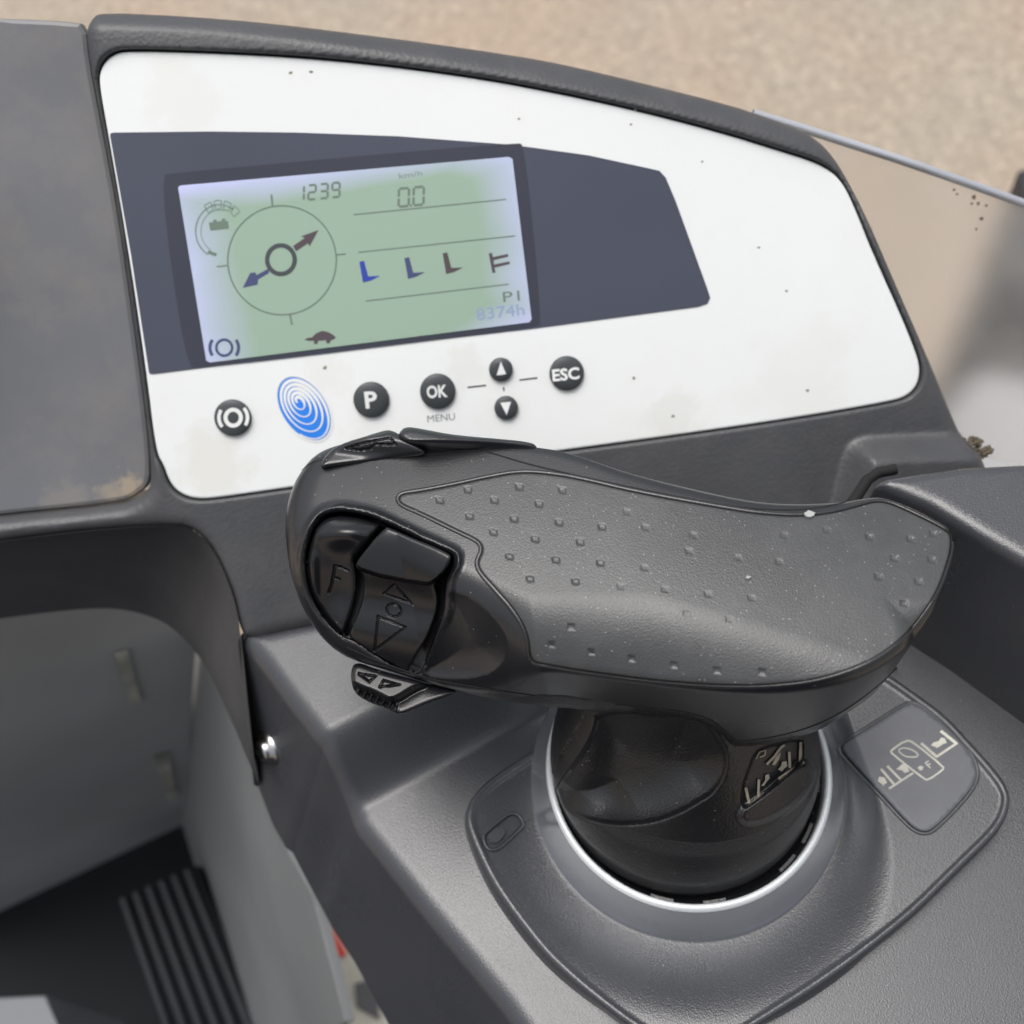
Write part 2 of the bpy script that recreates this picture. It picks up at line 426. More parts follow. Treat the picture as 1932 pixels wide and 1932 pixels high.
def add_local(name, f_l, lo, hi, h, mat, parent):
    me = surfnet(name, f_l, lo, hi, h)
    V = np.empty(len(me.vertices) * 3, np.float32); me.vertices.foreach_get('co', V)
    nn = np.array([tuple(v.vector) for v in me.corner_normals]) if False else None
    W = PO + V.reshape(-1, 3) @ SB.T
    me.vertices.foreach_set('co', W.astype(np.float32).ravel()); me.update()
    G = grad(lambda P: f_l((P - PO) @ SB), W, h * .25); G /= np.maximum(np.linalg.norm(G, axis=1), 1e-9)[:, None]
    me.normals_split_custom_set_from_vertices(G.tolist())
    return link(name, me, mat, parent)
lo2, hi2 = fo_ab.min(0) - .004, fo_ab.max(0) + .004
lo2[0] = max(lo2[0], -.215)
add_local('hood_frame', f_dash_l, (lo2[0], lo2[1], -.022), (hi2[0], hi2[1], .014), .0008, M['dash'], dash)

# white face plate and everything printed on it
def pc(u, v): return ppx([(u, v)], .003)[0]
M['plate_dirty'] = plastic('smudged_face_plate', (.765, .79, .785), .42, mottle=.02, dust=.16, dustcol=(.62, .58, .50), mscale=15, spots=((pc(400, 880), .020, (.50, .44, .30), .2), (pc(620, 700), .012, (.50, .45, .33), .1), (pc(1270, 785), .014, (.45, .41, .32), .15), (pc(700, 840), .015, (.5, .45, .35), .1), (pc(1500, 720), .03, (.6, .52, .45), .1), (pc(330, 180), .02, (.6, .56, .45), .15), (pc(880, 690), .01, (.5, .45, .35), .15)))
pl = link('face_plate', prism('face_plate', pw(chaikin(ins_ab, 1), .0030), PN, .0022, .0005), M['plate_dirty'], dash)
pl['label'] = 'white face plate with dark display window and a row of round keys'
WIN = [(208, 258), (208, 252), (214, 250), (400, 248), (560, 250), (750, 257), (966, 273), (1110, 293), (1222, 317), (1244, 322), (1256, 335), (1275, 380), (1334, 543), (1340, 562), (1335, 573), (1318, 579),
       (1000, 621), (600, 667), (290, 706), (284, 706), (281, 703), (247, 480)]
link('display_window', prism('display_window', ppx(WIN, .00315), PN, .0004), M['window'], dash)
# ---- lcd
def lcdmat():
    m, nt, b = newmat('lcd_green_backlight'); L = nt.links.new
    tc = N(nt, 'ShaderNodeTexCoord'); sep = N(nt, 'ShaderNodeSeparateXYZ'); L(tc.outputs['Generated'], sep.inputs[0])
    n = N(nt, 'ShaderNodeTexNoise'); n.inputs['Scale'].default_value = 3.0; L(tc.outputs['Generated'], n.inputs['Vector'])
    def mth(op, a, b2=None, v=None):
        x = N(nt, 'ShaderNodeMath', operation=op); x.use_clamp = False
        L(a, x.inputs[0])
        if b2 is not None: L(b2, x.inputs[1])
        if v is not None: x.inputs[1].default_value = v
        return x.outputs[0]
    # lilac bleed of the backlight near the upper edge, the left edge and the right end
    e1 = mth('MULTIPLY', mth('SUBTRACT', sep.outputs['Y'], v=.84), v=6.5)
    e2 = mth('MULTIPLY', mth('SUBTRACT', mth('MULTIPLY', sep.outputs['X'], v=-1), v=-.16), v=4.5)
    e3 = mth('MULTIPLY', mth('SUBTRACT', sep.outputs['X'], v=.86), v=4.5)
    dgn = mth('MULTIPLY', mth('SUBTRACT', mth('ADD', mth('MULTIPLY', sep.outputs['X'], v=.8), sep.outputs['Y']), v=1.48), v=4.0)
    d2 = mth('MULTIPLY', mth('SUBTRACT', mth('SUBTRACT', mth('MULTIPLY', sep.outputs['X'], v=1.0), sep.outputs['Y']), v=.72), v=3.0)
    mxx = e1
    for e in (e2, e3, dgn, d2): mxx = mth('MAXIMUM', mxx, e)
    nn = mth('MULTIPLY', n.outputs['Fac'], v=1.0); mxx = mth('ADD', mxx, mth('MULTIPLY', mth('SUBTRACT', nn, v=.5), v=.5))
    cl = N(nt, 'ShaderNodeClamp'); L(mxx, cl.inputs[0])
    mi = N(nt, 'ShaderNodeMix', data_type='RGBA'); mi.inputs['A'].default_value = (.27, .37, .29, 1); mi.inputs['B'].default_value = (.50, .52, .80, 1)
    L(cl.outputs[0], mi.inputs['Factor']); L(mi.outputs['Result'], b.inputs['Base Color']); L(mi.outputs['Result'], b.inputs['Emission Color'])
    b.inputs['Emission Strength'].default_value = .12; b.inputs['Roughness'].default_value = .3
    return m
LCD = [(336, 354), (340, 350), (960, 296), (967, 300), (1003, 602), (999, 608), (396, 684), (389, 680)]
lw = ppx(LCD, .0034)
# local mesh in panel axes so that Generated coordinates run along the screen
def localmesh(name, Pw, t):
    me = prism(name, [((p - PO) @ PE1, (p - PO) @ PE2, (p - PO) @ PN) for p in Pw], (0, 0, 1), t); return me
PM = Matrix(np.block([[SB, PO.reshape(3, 1)], [np.zeros((1, 3)), np.ones((1, 1))]]).tolist())
def linkloc(name, me, mat, parent):
    o = bpy.data.objects.new(name, me); sc.collection.objects.link(o); me.materials.append(mat); o.parent = parent
    o.matrix_parent_inverse = pinv(parent); o.matrix_basis = PM; WM[o.name] = PM; return o
lcd = linkloc('lcd_screen', localmesh('lcd_screen', lw, .0003), lcdmat(), dash)
lcd['label'] = 'green backlit screen showing travel direction, clock 1239 and fork symbols'
LM = {}
def ink(name, col, al=1.0):
    if name not in LM: LM[name] = plastic('lcd_' + name, col, .5, mottle=.05)
    return LM[name]
I_BLK, I_GRY, I_BLU, I_BRN, I_FNT, I_NVY = ink('black', (.05, .06, .065)), ink('grey', (.135, .19, .15)), ink('blue', (.02, .05, .36)), ink('brown', (.075, .055, .065)), ink('faint', (.19, .27, .24)), ink('navy', (.05, .065, .16))
HL = .00345
class Flat:
    """flat print lying on the panel: collects polygons given in pixels"""
    def __init__(s, h): s.V = []; s.F = []; s.h = h
    def poly(s, px):
        P = ppx(px, s.h); n = len(s.V); s.V += list(P); L = [Vector(((p - PO) @ PE1, (p - PO) @ PE2, 0)) for p in P]
        for t in tessellate_polygon([L]):
            s.F.append(tuple(n + i for i in t))
        return s
    def line(s, px, wd, closed=False):
        p = np.asarray(px, float); n = len(p)
        T = (np.roll(p, -1, 0) - np.roll(p, 1, 0)) if closed else np.gradient(p, axis=0)
        T /= np.maximum(np.linalg.norm(T, axis=1), 1e-9)[:, None]; Q = np.c_[-T[:, 1], T[:, 0]]
        wd = np.broadcast_to(np.asarray(wd, float), (n,))[:, None]
        A, B = ppx(p + Q * wd / 2, s.h), ppx(p - Q * wd / 2, s.h); o = len(s.V)
        for i in range(n): s.V += [A[i], B[i]]
        for i in range(n if closed else n - 1):
            j = (i + 1) % n; s.F.append((o + 2 * i, o + 2 * i + 1, o + 2 * j + 1, o + 2 * j))
        return s
    def make(s, name, mat, parent, label=None):
        me = pymesh(name, s.V, s.F); o = link(name, me, mat, parent)
        if label: o['label'] = label
        return o
Flat(.00325).poly(chaikin([(300, 332), (330, 326), (975, 268), (990, 275), (1022, 606), (1012, 618), (380, 696), (350, 690)], 2)).make('screen_well_shade', plastic('screen_well_shade', (.038, .042, .060), .2, mottle=.05), dash)  # shadow of the screen well, painted as a darker sheet round the screen
def ell(cx, cy, rx, ry, rot=0, a0=0, a1=360, n=48):
    t = np.radians(np.linspace(a0, a1, n)); c, s_ = math.cos(math.radians(rot)), math.sin(math.radians(rot))
    x, y = rx * np.cos(t), ry * np.sin(t); return np.c_[cx + x * c - y * s_, cy + x * s_ + y * c]
fl = Flat(HL); fl.line(ell(532, 491, 102.5, 103, 0, 0, 357), 2.6, True)
fl.line([(512, 367), (514, 388)], 3.5); fl.line([(634, 481), (652, 479)], 2.6); fl.line([(409, 503), (428, 501)], 2.6); fl.line([(547, 594), (551, 613)], 3.5)
fl.make('heading_dial', I_GRY, lcd)
fl = Flat(HL); fl.line(ell(530, 490, 26, 27, 0, 0, 353), 8.5, True); fl.make('wheel_symbol', I_BLK, lcd)
fl = Flat(HL); fl.poly([(556, 470), (553, 464), (575, 449), (568, 446), (601, 434), (584, 465), (581, 459), (559, 474)]); fl.make('arrow_symbol', I_BRN, lcd, 'dark brown arrow pointing up right')
fl = Flat(HL); fl.poly([(506, 507), (508, 515), (487, 527), (486, 537), (458, 543), (472, 515), (482, 514), (484, 519)]); fl.make('arrow_symbol', I_NVY, lcd, 'navy arrow pointing down left')
fl = Flat(HL)
for l in ([(667, 405), (955, 376)], [(676, 476), (972, 445)], [(690, 568), (960, 536)]): fl.line(l, 2.2)
fl.make('divider_line', I_GRY, lcd)
def Lsym(x, y, k): return [(x, y), (x + 9 * k, y - 2 * k), (x + 17 * k, y + 28 * k), (x + 40 * k, y + 27 * k), (x + 22 * k, y + 36 * k), (x + 7 * k, y + 40 * k)]
for (x, y), mt, lb in (((678, 494), I_BLU, 'bright blue fork symbol'), ((763, 487), I_NVY, 'navy fork symbol'), ((835, 478), I_BRN, 'dark brown fork symbol')):
    Flat(HL).poly(Lsym(x, y, .98)).make('fork_symbol', mt, lcd, lb)
fl = Flat(HL); fl.poly([(922, 478), (928, 477), (930, 485), (958, 479), (959, 484), (931, 491), (932, 499), (961, 493), (962, 498), (933, 505), (935, 514), (929, 515)]); fl.make('mast_symbol', I_BRN, lcd)
fl = Flat(HL); fl.line(ell(423, 656, 15, 15, 0, 0, 353), 5, True); fl.line(ell(423, 656, 27, 26, 0, 145, 215, 12), 6); fl.line(ell(423, 656, 27, 26, 0, -35, 35, 12), 6); fl.make('brake_symbol', I_NVY, lcd)
fl = Flat(HL); fl.poly([(574, 641), (582, 637), (588, 637), (596, 629), (608, 624), (620, 627), (629, 632), (634, 637), (628, 641), (624, 642), (622, 648), (616, 648), (615, 642), (600, 643), (599, 649), (592, 649), (593, 643), (583, 643)]); fl.make('tortoise_symbol', I_BRN, lcd)
# battery gauge
fl = Flat(HL); fl.line(ell(414, 436, 45, 50, 0, 118, 305, 30), 3); fl.line(ell(414, 436, 35, 40, 0, 118, 285, 30), 1.6)
for a in (235, 258, 281, 304):
    fl.line(np.vstack([ell(414, 436, 36, 42, 0, a, a + 16, 6), ell(414, 436, 50, 58, 0, a + 16, a, 6)]), 2.2, True)
fl.make('battery_gauge', I_FNT, lcd)
fl = Flat(HL); fl.poly([(394, 420), (402, 419), (402, 415), (408, 414), (409, 418), (418, 417), (419, 413), (425, 412), (425, 417), (430, 417), (432, 431), (397, 435)]); fl.line(ell(414, 436, 40, 45, 0, 98, 122, 8), 6); fl.make('battery_symbol', I_GRY, lcd)
SEG = {'0': 'abcdef', '1': 'bc', '2': 'abged', '3': 'abgcd', '4': 'fgbc', '7': 'abc', '8': 'abcdefg', '9': 'abfgcd'}
def digits(fl, s, x0, y0, dx, dy, wd, ht, st, slant=-.13):
    """seven segment figures; (x0,y0) lower left, step (dx,dy) per figure"""
    for i, ch in enumerate(s):
        bx, by = x0 + dx * i, y0 + dy * i
        if ch == '.':
            fl.poly([(bx - dx * .14, by - st), (bx - dx * .14 + st, by - st), (bx - dx * .14 + st, by), (bx - dx * .14, by)]); continue
        sl = dy / dx
        def pt(u, v): return (bx + u * wd - v * ht * slant * -1 * -1, by + u * wd * sl - v * ht)
        def pp(u, v): return (bx + u * wd + v * ht * slant, by + u * wd * sl - v * ht)
        e = .07; S = {'a': ((e, 1), (1 - e, 1)), 'g': ((e, .5), (1 - e, .5)), 'd': ((e, 0), (1 - e, 0)), 'f': ((0, .55), (0, .96)), 'b': ((1, .55), (1, .96)), 'e': ((0, .04), (0, .45)), 'c': ((1, .04), (1, .45))}
        for k in SEG[ch]: fl.line([pp(*S[k][0]), pp(*S[k][1])], st)
fl = Flat(HL); digits(fl, '1239', 559, 379, 22.5, -2.2, 14, 27, 4, .02); fl.make('clock_digits', I_GRY, lcd)
fl = Flat(HL); digits(fl, '00', 752, 390, 28, -2.5, 19, 34, 4.5, .02); fl.poly([(773, 386), (777, 386), (777, 390), (773, 390)]); fl.make('speed_digits', I_GRY, lcd)

# text as real outline meshes, laid on the sheet h above the panel along a pixel baseline
def text(s, p0, p1, h, mat, parent, name, hpx=None, bold=0.0, thick=.00005, xs=1.0, space=1.0):
    cu = bpy.data.curves.new(name, 'FONT'); cu.body = s; cu.size = 1; cu.offset = bold; cu.space_character = space; cu.resolution_u = 3
    o = bpy.data.objects.new('tmp', cu); sc.collection.objects.link(o)
    dg = bpy.context.evaluated_depsgraph_get(); me = bpy.data.meshes.new_from_object(o.evaluated_get(dg)); bpy.data.objects.remove(o)
    V = np.empty(len(me.vertices) * 3, np.float32); me.vertices.foreach_get('co', V); V = V.reshape(-1, 3)
    x0, x1 = V[:, 0].min(), V[:, 0].max(); cap = V[:, 1].max()
    A, B = h(np.array([p0, p1], float)) if callable(h) else ppx([p0, p1], h)
    nn = h.n if callable(h) else PN
    T = B - A; W = np.linalg.norm(T); T = T / W; U = np.cross(nn, T)
    sx = W / (x1 - x0)
    if hpx:
        q = np.array([p0, (p0[0], p0[1] - hpx)], float); a2, b2 = h(q) if callable(h) else ppx(q, h); sy = abs((b2 - a2) @ U) / cap
    else: sy = sx
    P = A + ((V[:, :1] - x0) * sx) * T + (V[:, 1:2] * sy) * U
    me.vertices.foreach_set('co', P.astype(np.float32).ravel()); me.update()
    me.name = name
    for k in range(len(me.materials) - 1, -1, -1): me.materials.pop(index=k)
    return link(name, me, mat, parent)
text('P1', (950, 570), (981, 567), HL, I_GRY, lcd, 'program_text', 19)
text('8374h', (900, 604), (990, 594), HL, ink('paleblue', (.26, .33, .52)), lcd, 'hours_text', 22)
text('km/h', (753, 337), (797, 331), HL, I_FNT, lcd, 'unit_text', 10)
# keys
def key(c, r, dome=.0012, h=.0030):
    P0 = ppx([c], h)[0]; rr = np.linalg.norm(ppx([(c[0] + r, c[1])], h)[0] - P0)
    V = []; F = []; prof = [(1.0, 0), (1.0, dome * .5), (.965, dome * .85), (.88, dome), (.5, dome * 1.12), (0.001, dome * 1.15)]; n = 40
    for k, (q, z) in enumerate(prof):
        for i in range(n):
            a = 2 * math.pi * i / n; V.append(P0 + rr * q * (math.cos(a) * PE1 + math.sin(a) * PE2) + PN * z)
    for k in range(len(prof) - 1):
        for i in range(n): j = (i + 1) % n; F.append((k * n + i, k * n + j, (k + 1) * n + j, (k + 1) * n + i))
    return pymesh('key', V, F, True)
M['key'] = plastic('black_key', (.045, .052, .056), .38, mottle=.05)
keys = {}
for nm, c, r, lb in (('brake', (440, 788), 35, 'round black key with white brake symbol'), ('P', (701, 754), 34, 'round black key marked P'), ('OK', (826, 738), 33.5, 'round black key marked OK'),
                     ('up', (945, 697), 22.5, 'small black key with white up arrow'), ('down', (955, 769), 22.5, 'small black key with white down arrow'), ('ESC', (1069, 704), 32.5, 'round black key marked ESC')):
    k = link('key', key(c, r), M['key'], dash); k['label'] = lb; keys[nm] = k
HK = .00305 + .0014
text('P', (690, 770), (713, 768), HK, M['white_ink'], keys['P'], 'key_letter', 31, .03)
text('OK', (806, 751), (845, 748), HK, M['white_ink'], keys['OK'], 'key_letter', 23, .03)
text('ESC', (1043, 719), (1094, 714), HK, M['white_ink'], keys['ESC'], 'key_letter', 22, .03)
Flat(HK).poly([(945, 682), (955, 706), (937, 708)]).make('arrow_mark', M['white_ink'], keys['up'])
Flat(HK).poly([(944, 760), (964, 758), (956, 783)]).make('arrow_mark', M['white_ink'], keys['down'])
fl = Flat(HK); fl.line(ell(440, 788, 14.5, 15, 0, 0, 353), 7.5, True); fl.line(ell(440, 788, 27, 27, 0, 140, 212, 14), 6.5); fl.line(ell(440, 788, 27, 27, 0, -42, 32, 14), 6.5); fl.make('brake_mark', M['white_ink'], keys['brake'])
text('MENU', (807, 797), (859, 792), .00306, ink('menu', (.16, .18, .18)), pl, 'menu_text', 13)
fl = Flat(.00307); fl.line([(882, 731), (917, 727)], 3); fl.line([(980, 717), (1014, 713)], 3); fl.line([(950, 730), (951, 738)], 2.5); fl.make('key_link_line', M['ink'], pl)
# emblem: blue oval with a pale spiral
em = Flat(.00308).poly(ell(574, 771, 66, 41, 56, 0, 352, 44)).make('emblem', M['bluepaint'], pl, 'blue oval emblem with pale spiral rings')
fl = Flat(.00315)
t = np.linspace(0, 1, 220); ang = t * 5.0 * 2 * math.pi + 1.0
cx, cy = 563 + 11 * t, 756 + 15 * t; ra = 4 + 61 * t; rb = 3 + 37 * t
c_, s_ = math.cos(math.radians(56)), math.sin(math.radians(56)); xx, yy = ra * np.cos(ang), rb * np.sin(ang)
fl.line(np.c_[cx + xx * c_ - yy * s_, cy + xx * s_ + yy * c_], 4.3 + 2.3 * np.cos(ang + 2.6)); fl.line(ell(574, 771, 69, 43.5, 56, 0, 357, 60), 2.4, True)
fl.make('emblem_spiral', M['plate'], em)
# dirt flecks on the plate
random.seed(4)
for x, y, r in ((549, 137, 4.5), (587, 135, 4), (979, 224, 3), (1199, 207, 4), (1190, 235, 3), (1196, 713, 4), (1270, 785, 5), (613, 694, 5), (1524, 737, 4), (1484, 549, 3), (1431, 467, 3), (676, 866, 3), (1325, 305, 3)):
    Flat(.00307).poly([(x + r * random.uniform(.5, 1.2) * math.cos(a), y + .75 * r * random.uniform(.5, 1.2) * math.sin(a)) for a in np.linspace(0, 6.28, 9)[:-1]]).make('dirt_fleck', ink('dirt', (.24, .21, .15)), pl)

# wall of the foot opening, dropping from the front edge of the dashboard
L1 = [(-80, 1034), (80, 1011), (215, 997), (340, 989), (372, 1003), (398, 1030), (420, 1070), (440, 1122), (450, 1165), (458, 1230), (468, 1330), (480, 1440), (486, 1478)]
L2 = [(-80, 1178), (106, 1153), (202, 1146), (262, 1155), (319, 1177), (361, 1219), (388, 1257), (404, 1288), (430, 1345), (452, 1395), (470, 1440), (484, 1470), (489, 1480)]
L1 = resample(chaikin(L1, 2, False), 12); L2 = chaikin(L2, 2, False)
s1 = np.linspace(0, 1, len(L1)); q2 = resample(L2, 1.0); L2 = q2[np.round(s1 * (len(q2) - 1)).astype(int)]
A = ppx(L1, DH - .0005); B0 = A.copy()
for i in range(len(L1)):                       # lower rim: on the ray of L2, 30 mm to 60 mm lower
    zz = .0185 - .055 * (0.4 + .6 * s1[i]) if A[i, 2] < .05 else A[i, 2] - .055
    B0[i] = hitz([L2[i]], min(A[i, 2] - .012, -.028))[0]
V = []; F = []; K = 12
for k in range(K + 1):
    u = k / K; uz = u; V += list(A + (B0 - A) * u + np.c_[np.zeros(len(A)), np.full(len(A), .010 * math.sin(math.pi * u) ** 1 * (1 - u)), np.full(len(A), .004 * math.sin(math.pi * u) * (1 - u))])
n = len(A)
for k in range(K):
    for i in range(n - 1): F.append((k * n + i, k * n + i + 1, (k + 1) * n + i + 1, (k + 1) * n + i))
link('opening_wall', pymesh('opening_wall', V, F, True), M['dash'], dash)

# ================================================================== CONSOLE
con = thing('lever_console', 'grey black moulded console with a silver ring around the lever foot', 'console', (0, 0, 0))
HPL = .015
Ledge = np.vstack([hitz([(470, 1192), (492, 1240), (545, 1312), (612, 1398)], HPL)[:, :2] + 0, hitz([(676, 1556), (800, 1712), (952, 1894), (1020, 1990), (1060, 2100)], 0)[:, :2]])
back = np.array([(.085, .060), (-.020, .0600), (-.085, .0585)])
bl = hitz([(455, 1196)], HPL)[0][:2]; back[2] = hitz([(580, 1170)], HPL)[0][:2]; back[1, 1] = back[2, 1] + .001
cpoly = np.vstack([bl + [.001, .0], bl, Ledge[1:], [(.0, -.11), (.13, -.11), (.13, .06)], back])
F_con = Field(cpoly, .0005, .04)
MO = [(1119, 1887), (1060, 1836), (1020, 1796), (967, 1728), (930, 1675), (905, 1628), (882, 1575), (875, 1548), (877, 1525), (889, 1500), (915, 1472), (947, 1448), (1080, 1361), (1250, 1262), (1400, 1215), (1560, 1210), (1660, 1252), (1740, 1308),
      (1791, 1346), (1840, 1400), (1872, 1435), (1903, 1474), (1914, 1505), (1904, 1545), (1880, 1580), (1816, 1641), (1716, 1741), (1566, 1851), (1440, 1932), (1380, 1970), (1340, 1990), (1290, 1992), (1200, 1950)]
F_mo = Field(hitz(chaikin(MO, 2), .004)[:, :2], .0004, .03)
LB = [(1578, 1408), (1590, 1397), (1708, 1324), (1722, 1320), (1745, 1330), (1800, 1375), (1838, 1420), (1852, 1455), (1842, 1487), (1800, 1535), (1766, 1568), (1750, 1575), (1733, 1573), (1712, 1560), (1650, 1490), (1588, 1424)]
lbw = hitz(chaikin(LB, 2), .006)[:, :2]; F_lb = Field(lbw, .0003, .01)
LD = [(911, 1582), (914, 1572), (957, 1536), (968, 1534), (980, 1538), (988, 1554), (984, 1562), (945, 1599), (932, 1604), (919, 1602)]
ldw = hitz(chaikin(LD, 2), .005)[:, :2]; F_ld = Field(ldw, .0002, .006)
pA = hitz([(700, 1512)], 0)[0][:2]; pB = hitz([(966, 1372)], 0)[0][:2]; dl = (pB - pA) / np.linalg.norm(pB - pA); nl = np.array([-dl[1], dl[0]])
pT = hitz([(652, 1362)], HPL)[0][:2]; wsl = (pT - pA) @ nl
CRL = Field(hitz([(1826, 1646), (1700, 1742), (1560, 1830), (1450, 1888), (1316, 1935)], .005)[:, :2], .0005, .03, True)
def Hcon(x, y):
    xy = np.c_[x, y]
    s = (xy - pA) @ nl
    return HPL * sstep(-.0015, wsl + .0015, s)
def Hmound(x, y):
    r = np.hypot(x, y); ang = np.arctan2(y, x)
    ne = np.exp(-((ang - .02) / .65) ** 2)                 # higher, sharper rim of the basin towards the symbol plate
    bas = sstep(.0362, .0550 - .0140 * ne, r)
    return .0020 + .0040 * bas + .0014 * ne * bas
CUT = [(200, 1100), (452, 1188), (459, 1245), (467, 1330), (476, 1410), (484, 1477), (492, 1496), (515, 1556), (540, 1600), (551, 1607), (595, 1691), (628, 1752), (670, 1816), (700, 1872), (738, 1940), (760, 2000), (300, 2200)]
F_cut = Field(CUT, 2, 200)
def f_con(P):
    xy = P[:, :2]
    o = F_con(xy)
    H = Hcon(P[:, 0], P[:, 1]); dep = np.maximum(H - P[:, 2], 0)
    left = sstep(-.030, -.045, P[:, 0])
    f = smax(P[:, 2] - H, (o - .44 * dep * left) * .91, .0040)
    uv, d = proj(P)
    return np.maximum(f, -F_cut(uv) * d / FPX)
lo = cpoly.min(0) - .002
def f_contop(P): return np.maximum(f_con(P), -.022 - P[:, 2])
_con0 = f_con
link('console_shell', surfnet('console_shell', f_con, (-.160, -.075, -.125), (.115, back[2, 1] + .003, HPL + .004), .0008), M['console'], con)
def f_mnd(P): return P[:, 2] - Hmound(P[:, 0], P[:, 1])
mnd = patch('lever_plinth', resample(chaikin(MO, 2), 5, True), f_mnd, M['console'], con, 4.0, None,
            ((0, -.0095), (1.2, -.0034), (3.0, -.0016), (5.5, -.0005), (8.5, -.0001), (12, .0), (17, .0), (19, -.0005), (22, -.0007)))
mnd['label'] = 'raised kite shaped plinth round the foot of the lever'
# gap line between console and dashboard
gl = march(chaikin([(486, 1478), (478, 1400), (468, 1310), (460, 1235), (457, 1212), (462, 1200), (478, 1191), (520, 1181), (575, 1172), (640, 1165)], 2, False), f_con)
Vt, Ft = tube(gl, .0011); link('seam_gap', pymesh('seam_gap', Vt, Ft, True), M['seam'], con)
# silver collar: a cone with a bright narrow lip, then a dark inner sleeve
link('silver_collar', lathe('silver_collar', [(.0368, .0005), (.0368, .0026), (.0364, .0031), (.0350, .0060), (.0334, .0098), (.0326, .0116)], 0, 0), M['silver'], con)
M['lip'] = plastic('polished_lip', (.74, .78, .80), .25, metal=.2, mottle=.01)
link('collar_lip', lathe('collar_lip', [(.0326, .0116), (.0323, .0124), (.0319, .0127), (.0313, .0127), (.0310, .0123), (.0308, .0105), (.0306, .006)], 0, 0), M['lip'], con)
link('collar_sleeve', lathe('collar_sleeve', [(.0308, .0085), (.0296, .0082), (.0294, .0060), (.026, .0060)], 0, 0), M['button'], con)
for a0 in (-118, -96, -60, -44, -20, 30):
    V = []; F = []
    for i in range(7):
        a = math.radians(a0 + i * 1.6)
        for r, z in ((.0303, .0080), (.0303, .0087), (.0296, .0087), (.0296, .0080)): V.append((r * math.cos(a), r * math.sin(a), z))
    for i in range(6):
        for k in range(4): F.append((i * 4 + k, i * 4 + (k + 1) % 4, i * 4 + 4 + (k + 1) % 4, i * 4 + 4 + k))
    F += [(0, 3, 2, 1), (24, 25, 26, 27)]
    link('sleeve_clip', pymesh('sleeve_clip', V, F), M['neck'], con)
# symbol foil in its recess
def onz(f, px, lift=0.0):
    P = march(px, f, .15, .6); return P + np.array([0, 0, lift])
zl = onz(f_mnd, [(1700, 1450)])[0, 2]
SL = [(1586, 1409), (1600, 1397), (1708, 1329), (1722, 1325), (1743, 1335), (1797, 1379), (1833, 1422), (1846, 1455), (1837, 1484), (1797, 1530), (1762, 1563), (1749, 1569), (1735, 1567), (1716, 1555), (1655, 1488), (1594, 1424)]
foil = patch('symbol_plate', resample(chaikin(SL, 2), 4, True), lambda P: f_mnd(P) - .0001 + .0006, M['label'], con, 6, None, ((0, -.0003), (1.2, .00005)))
foil['label'] = 'grey symbol plate with worn cream mast and lever symbols'
class FlatZ(Flat):
    pass
_pp = ppx
def flatz(fn, z, name, mat, parent):
    global ppx
    old = ppx; globals()['ppx'] = lambda px, h=0.0: onz(f_mnd, px, z)
    fl = Flat(0); fn(fl); globals()['ppx'] = old
    return fl.make(name, mat, parent)
ZF = -.0003
def cr(pts): return [(1283 + .3360 * x, 1283 + .3360 * y) for x, y in pts]
def sym1(fl):
    fl.line(cr([(1175, 608), (1310, 520)]), 4); fl.line(cr([(1130, 497), (1205, 585)]), 4.5); fl.line(cr([(1165, 480), (1245, 562)]), 4.5)
    fl.poly(cr([(1112, 565), (1120, 540), (1150, 545), (1165, 575), (1145, 585), (1150, 596)]))
    fl.poly(cr([(1215, 500), (1250, 468), (1275, 480), (1290, 510), (1262, 520), (1250, 505)]))
def sym2(fl):
    fl.line(chaikin(cr([(1183, 395), (1270, 335), (1310, 345), (1482, 485), (1478, 502), (1395, 560), (1370, 552), (1190, 410)]), 1), 3.6, True)
    fl.line(chaikin(cr([(1222, 392), (1260, 375), (1320, 395), (1345, 425), (1300, 432), (1260, 425)]), 1), 2.6, True)
    fl.poly(cr([(1335, 490), (1350, 478), (1372, 486), (1362, 494), (1368, 500), (1350, 506)]))
    fl.line(cr([(1378, 462), (1408, 492)]), 2.6); fl.line(cr([(1380, 463), (1398, 452)]), 2.4); fl.line(cr([(1392, 476), (1408, 466)]), 2.4)
def sym3(fl):
    fl.line(cr([(1355, 352), (1445, 430)]), 5); fl.line(cr([(1440, 430), (1560, 350)]), 4.5); fl.line(cr([(1465, 283), (1552, 352)]), 5.5)
    fl.poly(cr([(1410, 365), (1425, 348), (1455, 340), (1468, 320), (1490, 326), (1500, 350), (1482, 356), (1445, 380), (1432, 372)]))
for fn in (sym1, sym2, sym3): flatz(fn, ZF, 'mast_mark', M['cream'], foil)
zd = onz(f_mnd, [(940, 1580)])[0, 2]
flatz(lambda fl: fl.poly([(920, 1576), (935, 1562), (952, 1563), (953, 1574), (940, 1590), (926, 1590)]), .0002, 'indicator_lamp', plastic('indicator_grey', (.05, .052, .055), .4), con)['label'] = 'small unlit square indicator in an oval recess'
Vt, Ft = tube(onz(f_mnd, resample(chaikin(LD, 2), 3, True)), .00028, None, 8, .7, True); link('indicator_rim', pymesh('indicator_rim', Vt, Ft, True), M['console'], con)
Vt, Ft = tube(onz(f_mnd, resample(inset(chaikin(LD, 2), 2.6), 3, True)), .00014, None, 6, .7, True); link('indicator_groove', pymesh('indicator_groove', Vt, Ft, True), M['seam'], con)
for dd, rr, mm, nm in ((-3, .00045, 'console', 'plate_rim'), (.0, .00018, 'seam', 'plate_groove')):
    W = onz(f_mnd, resample(inset(chaikin(SL, 2), dd), 4, True), -.0006 if mm == 'seam' else -.0007)
    Vt, Ft = tube(W, rr, None, 8, .8, True); link(nm, pymesh(nm, Vt, Ft, True), M[mm], con)
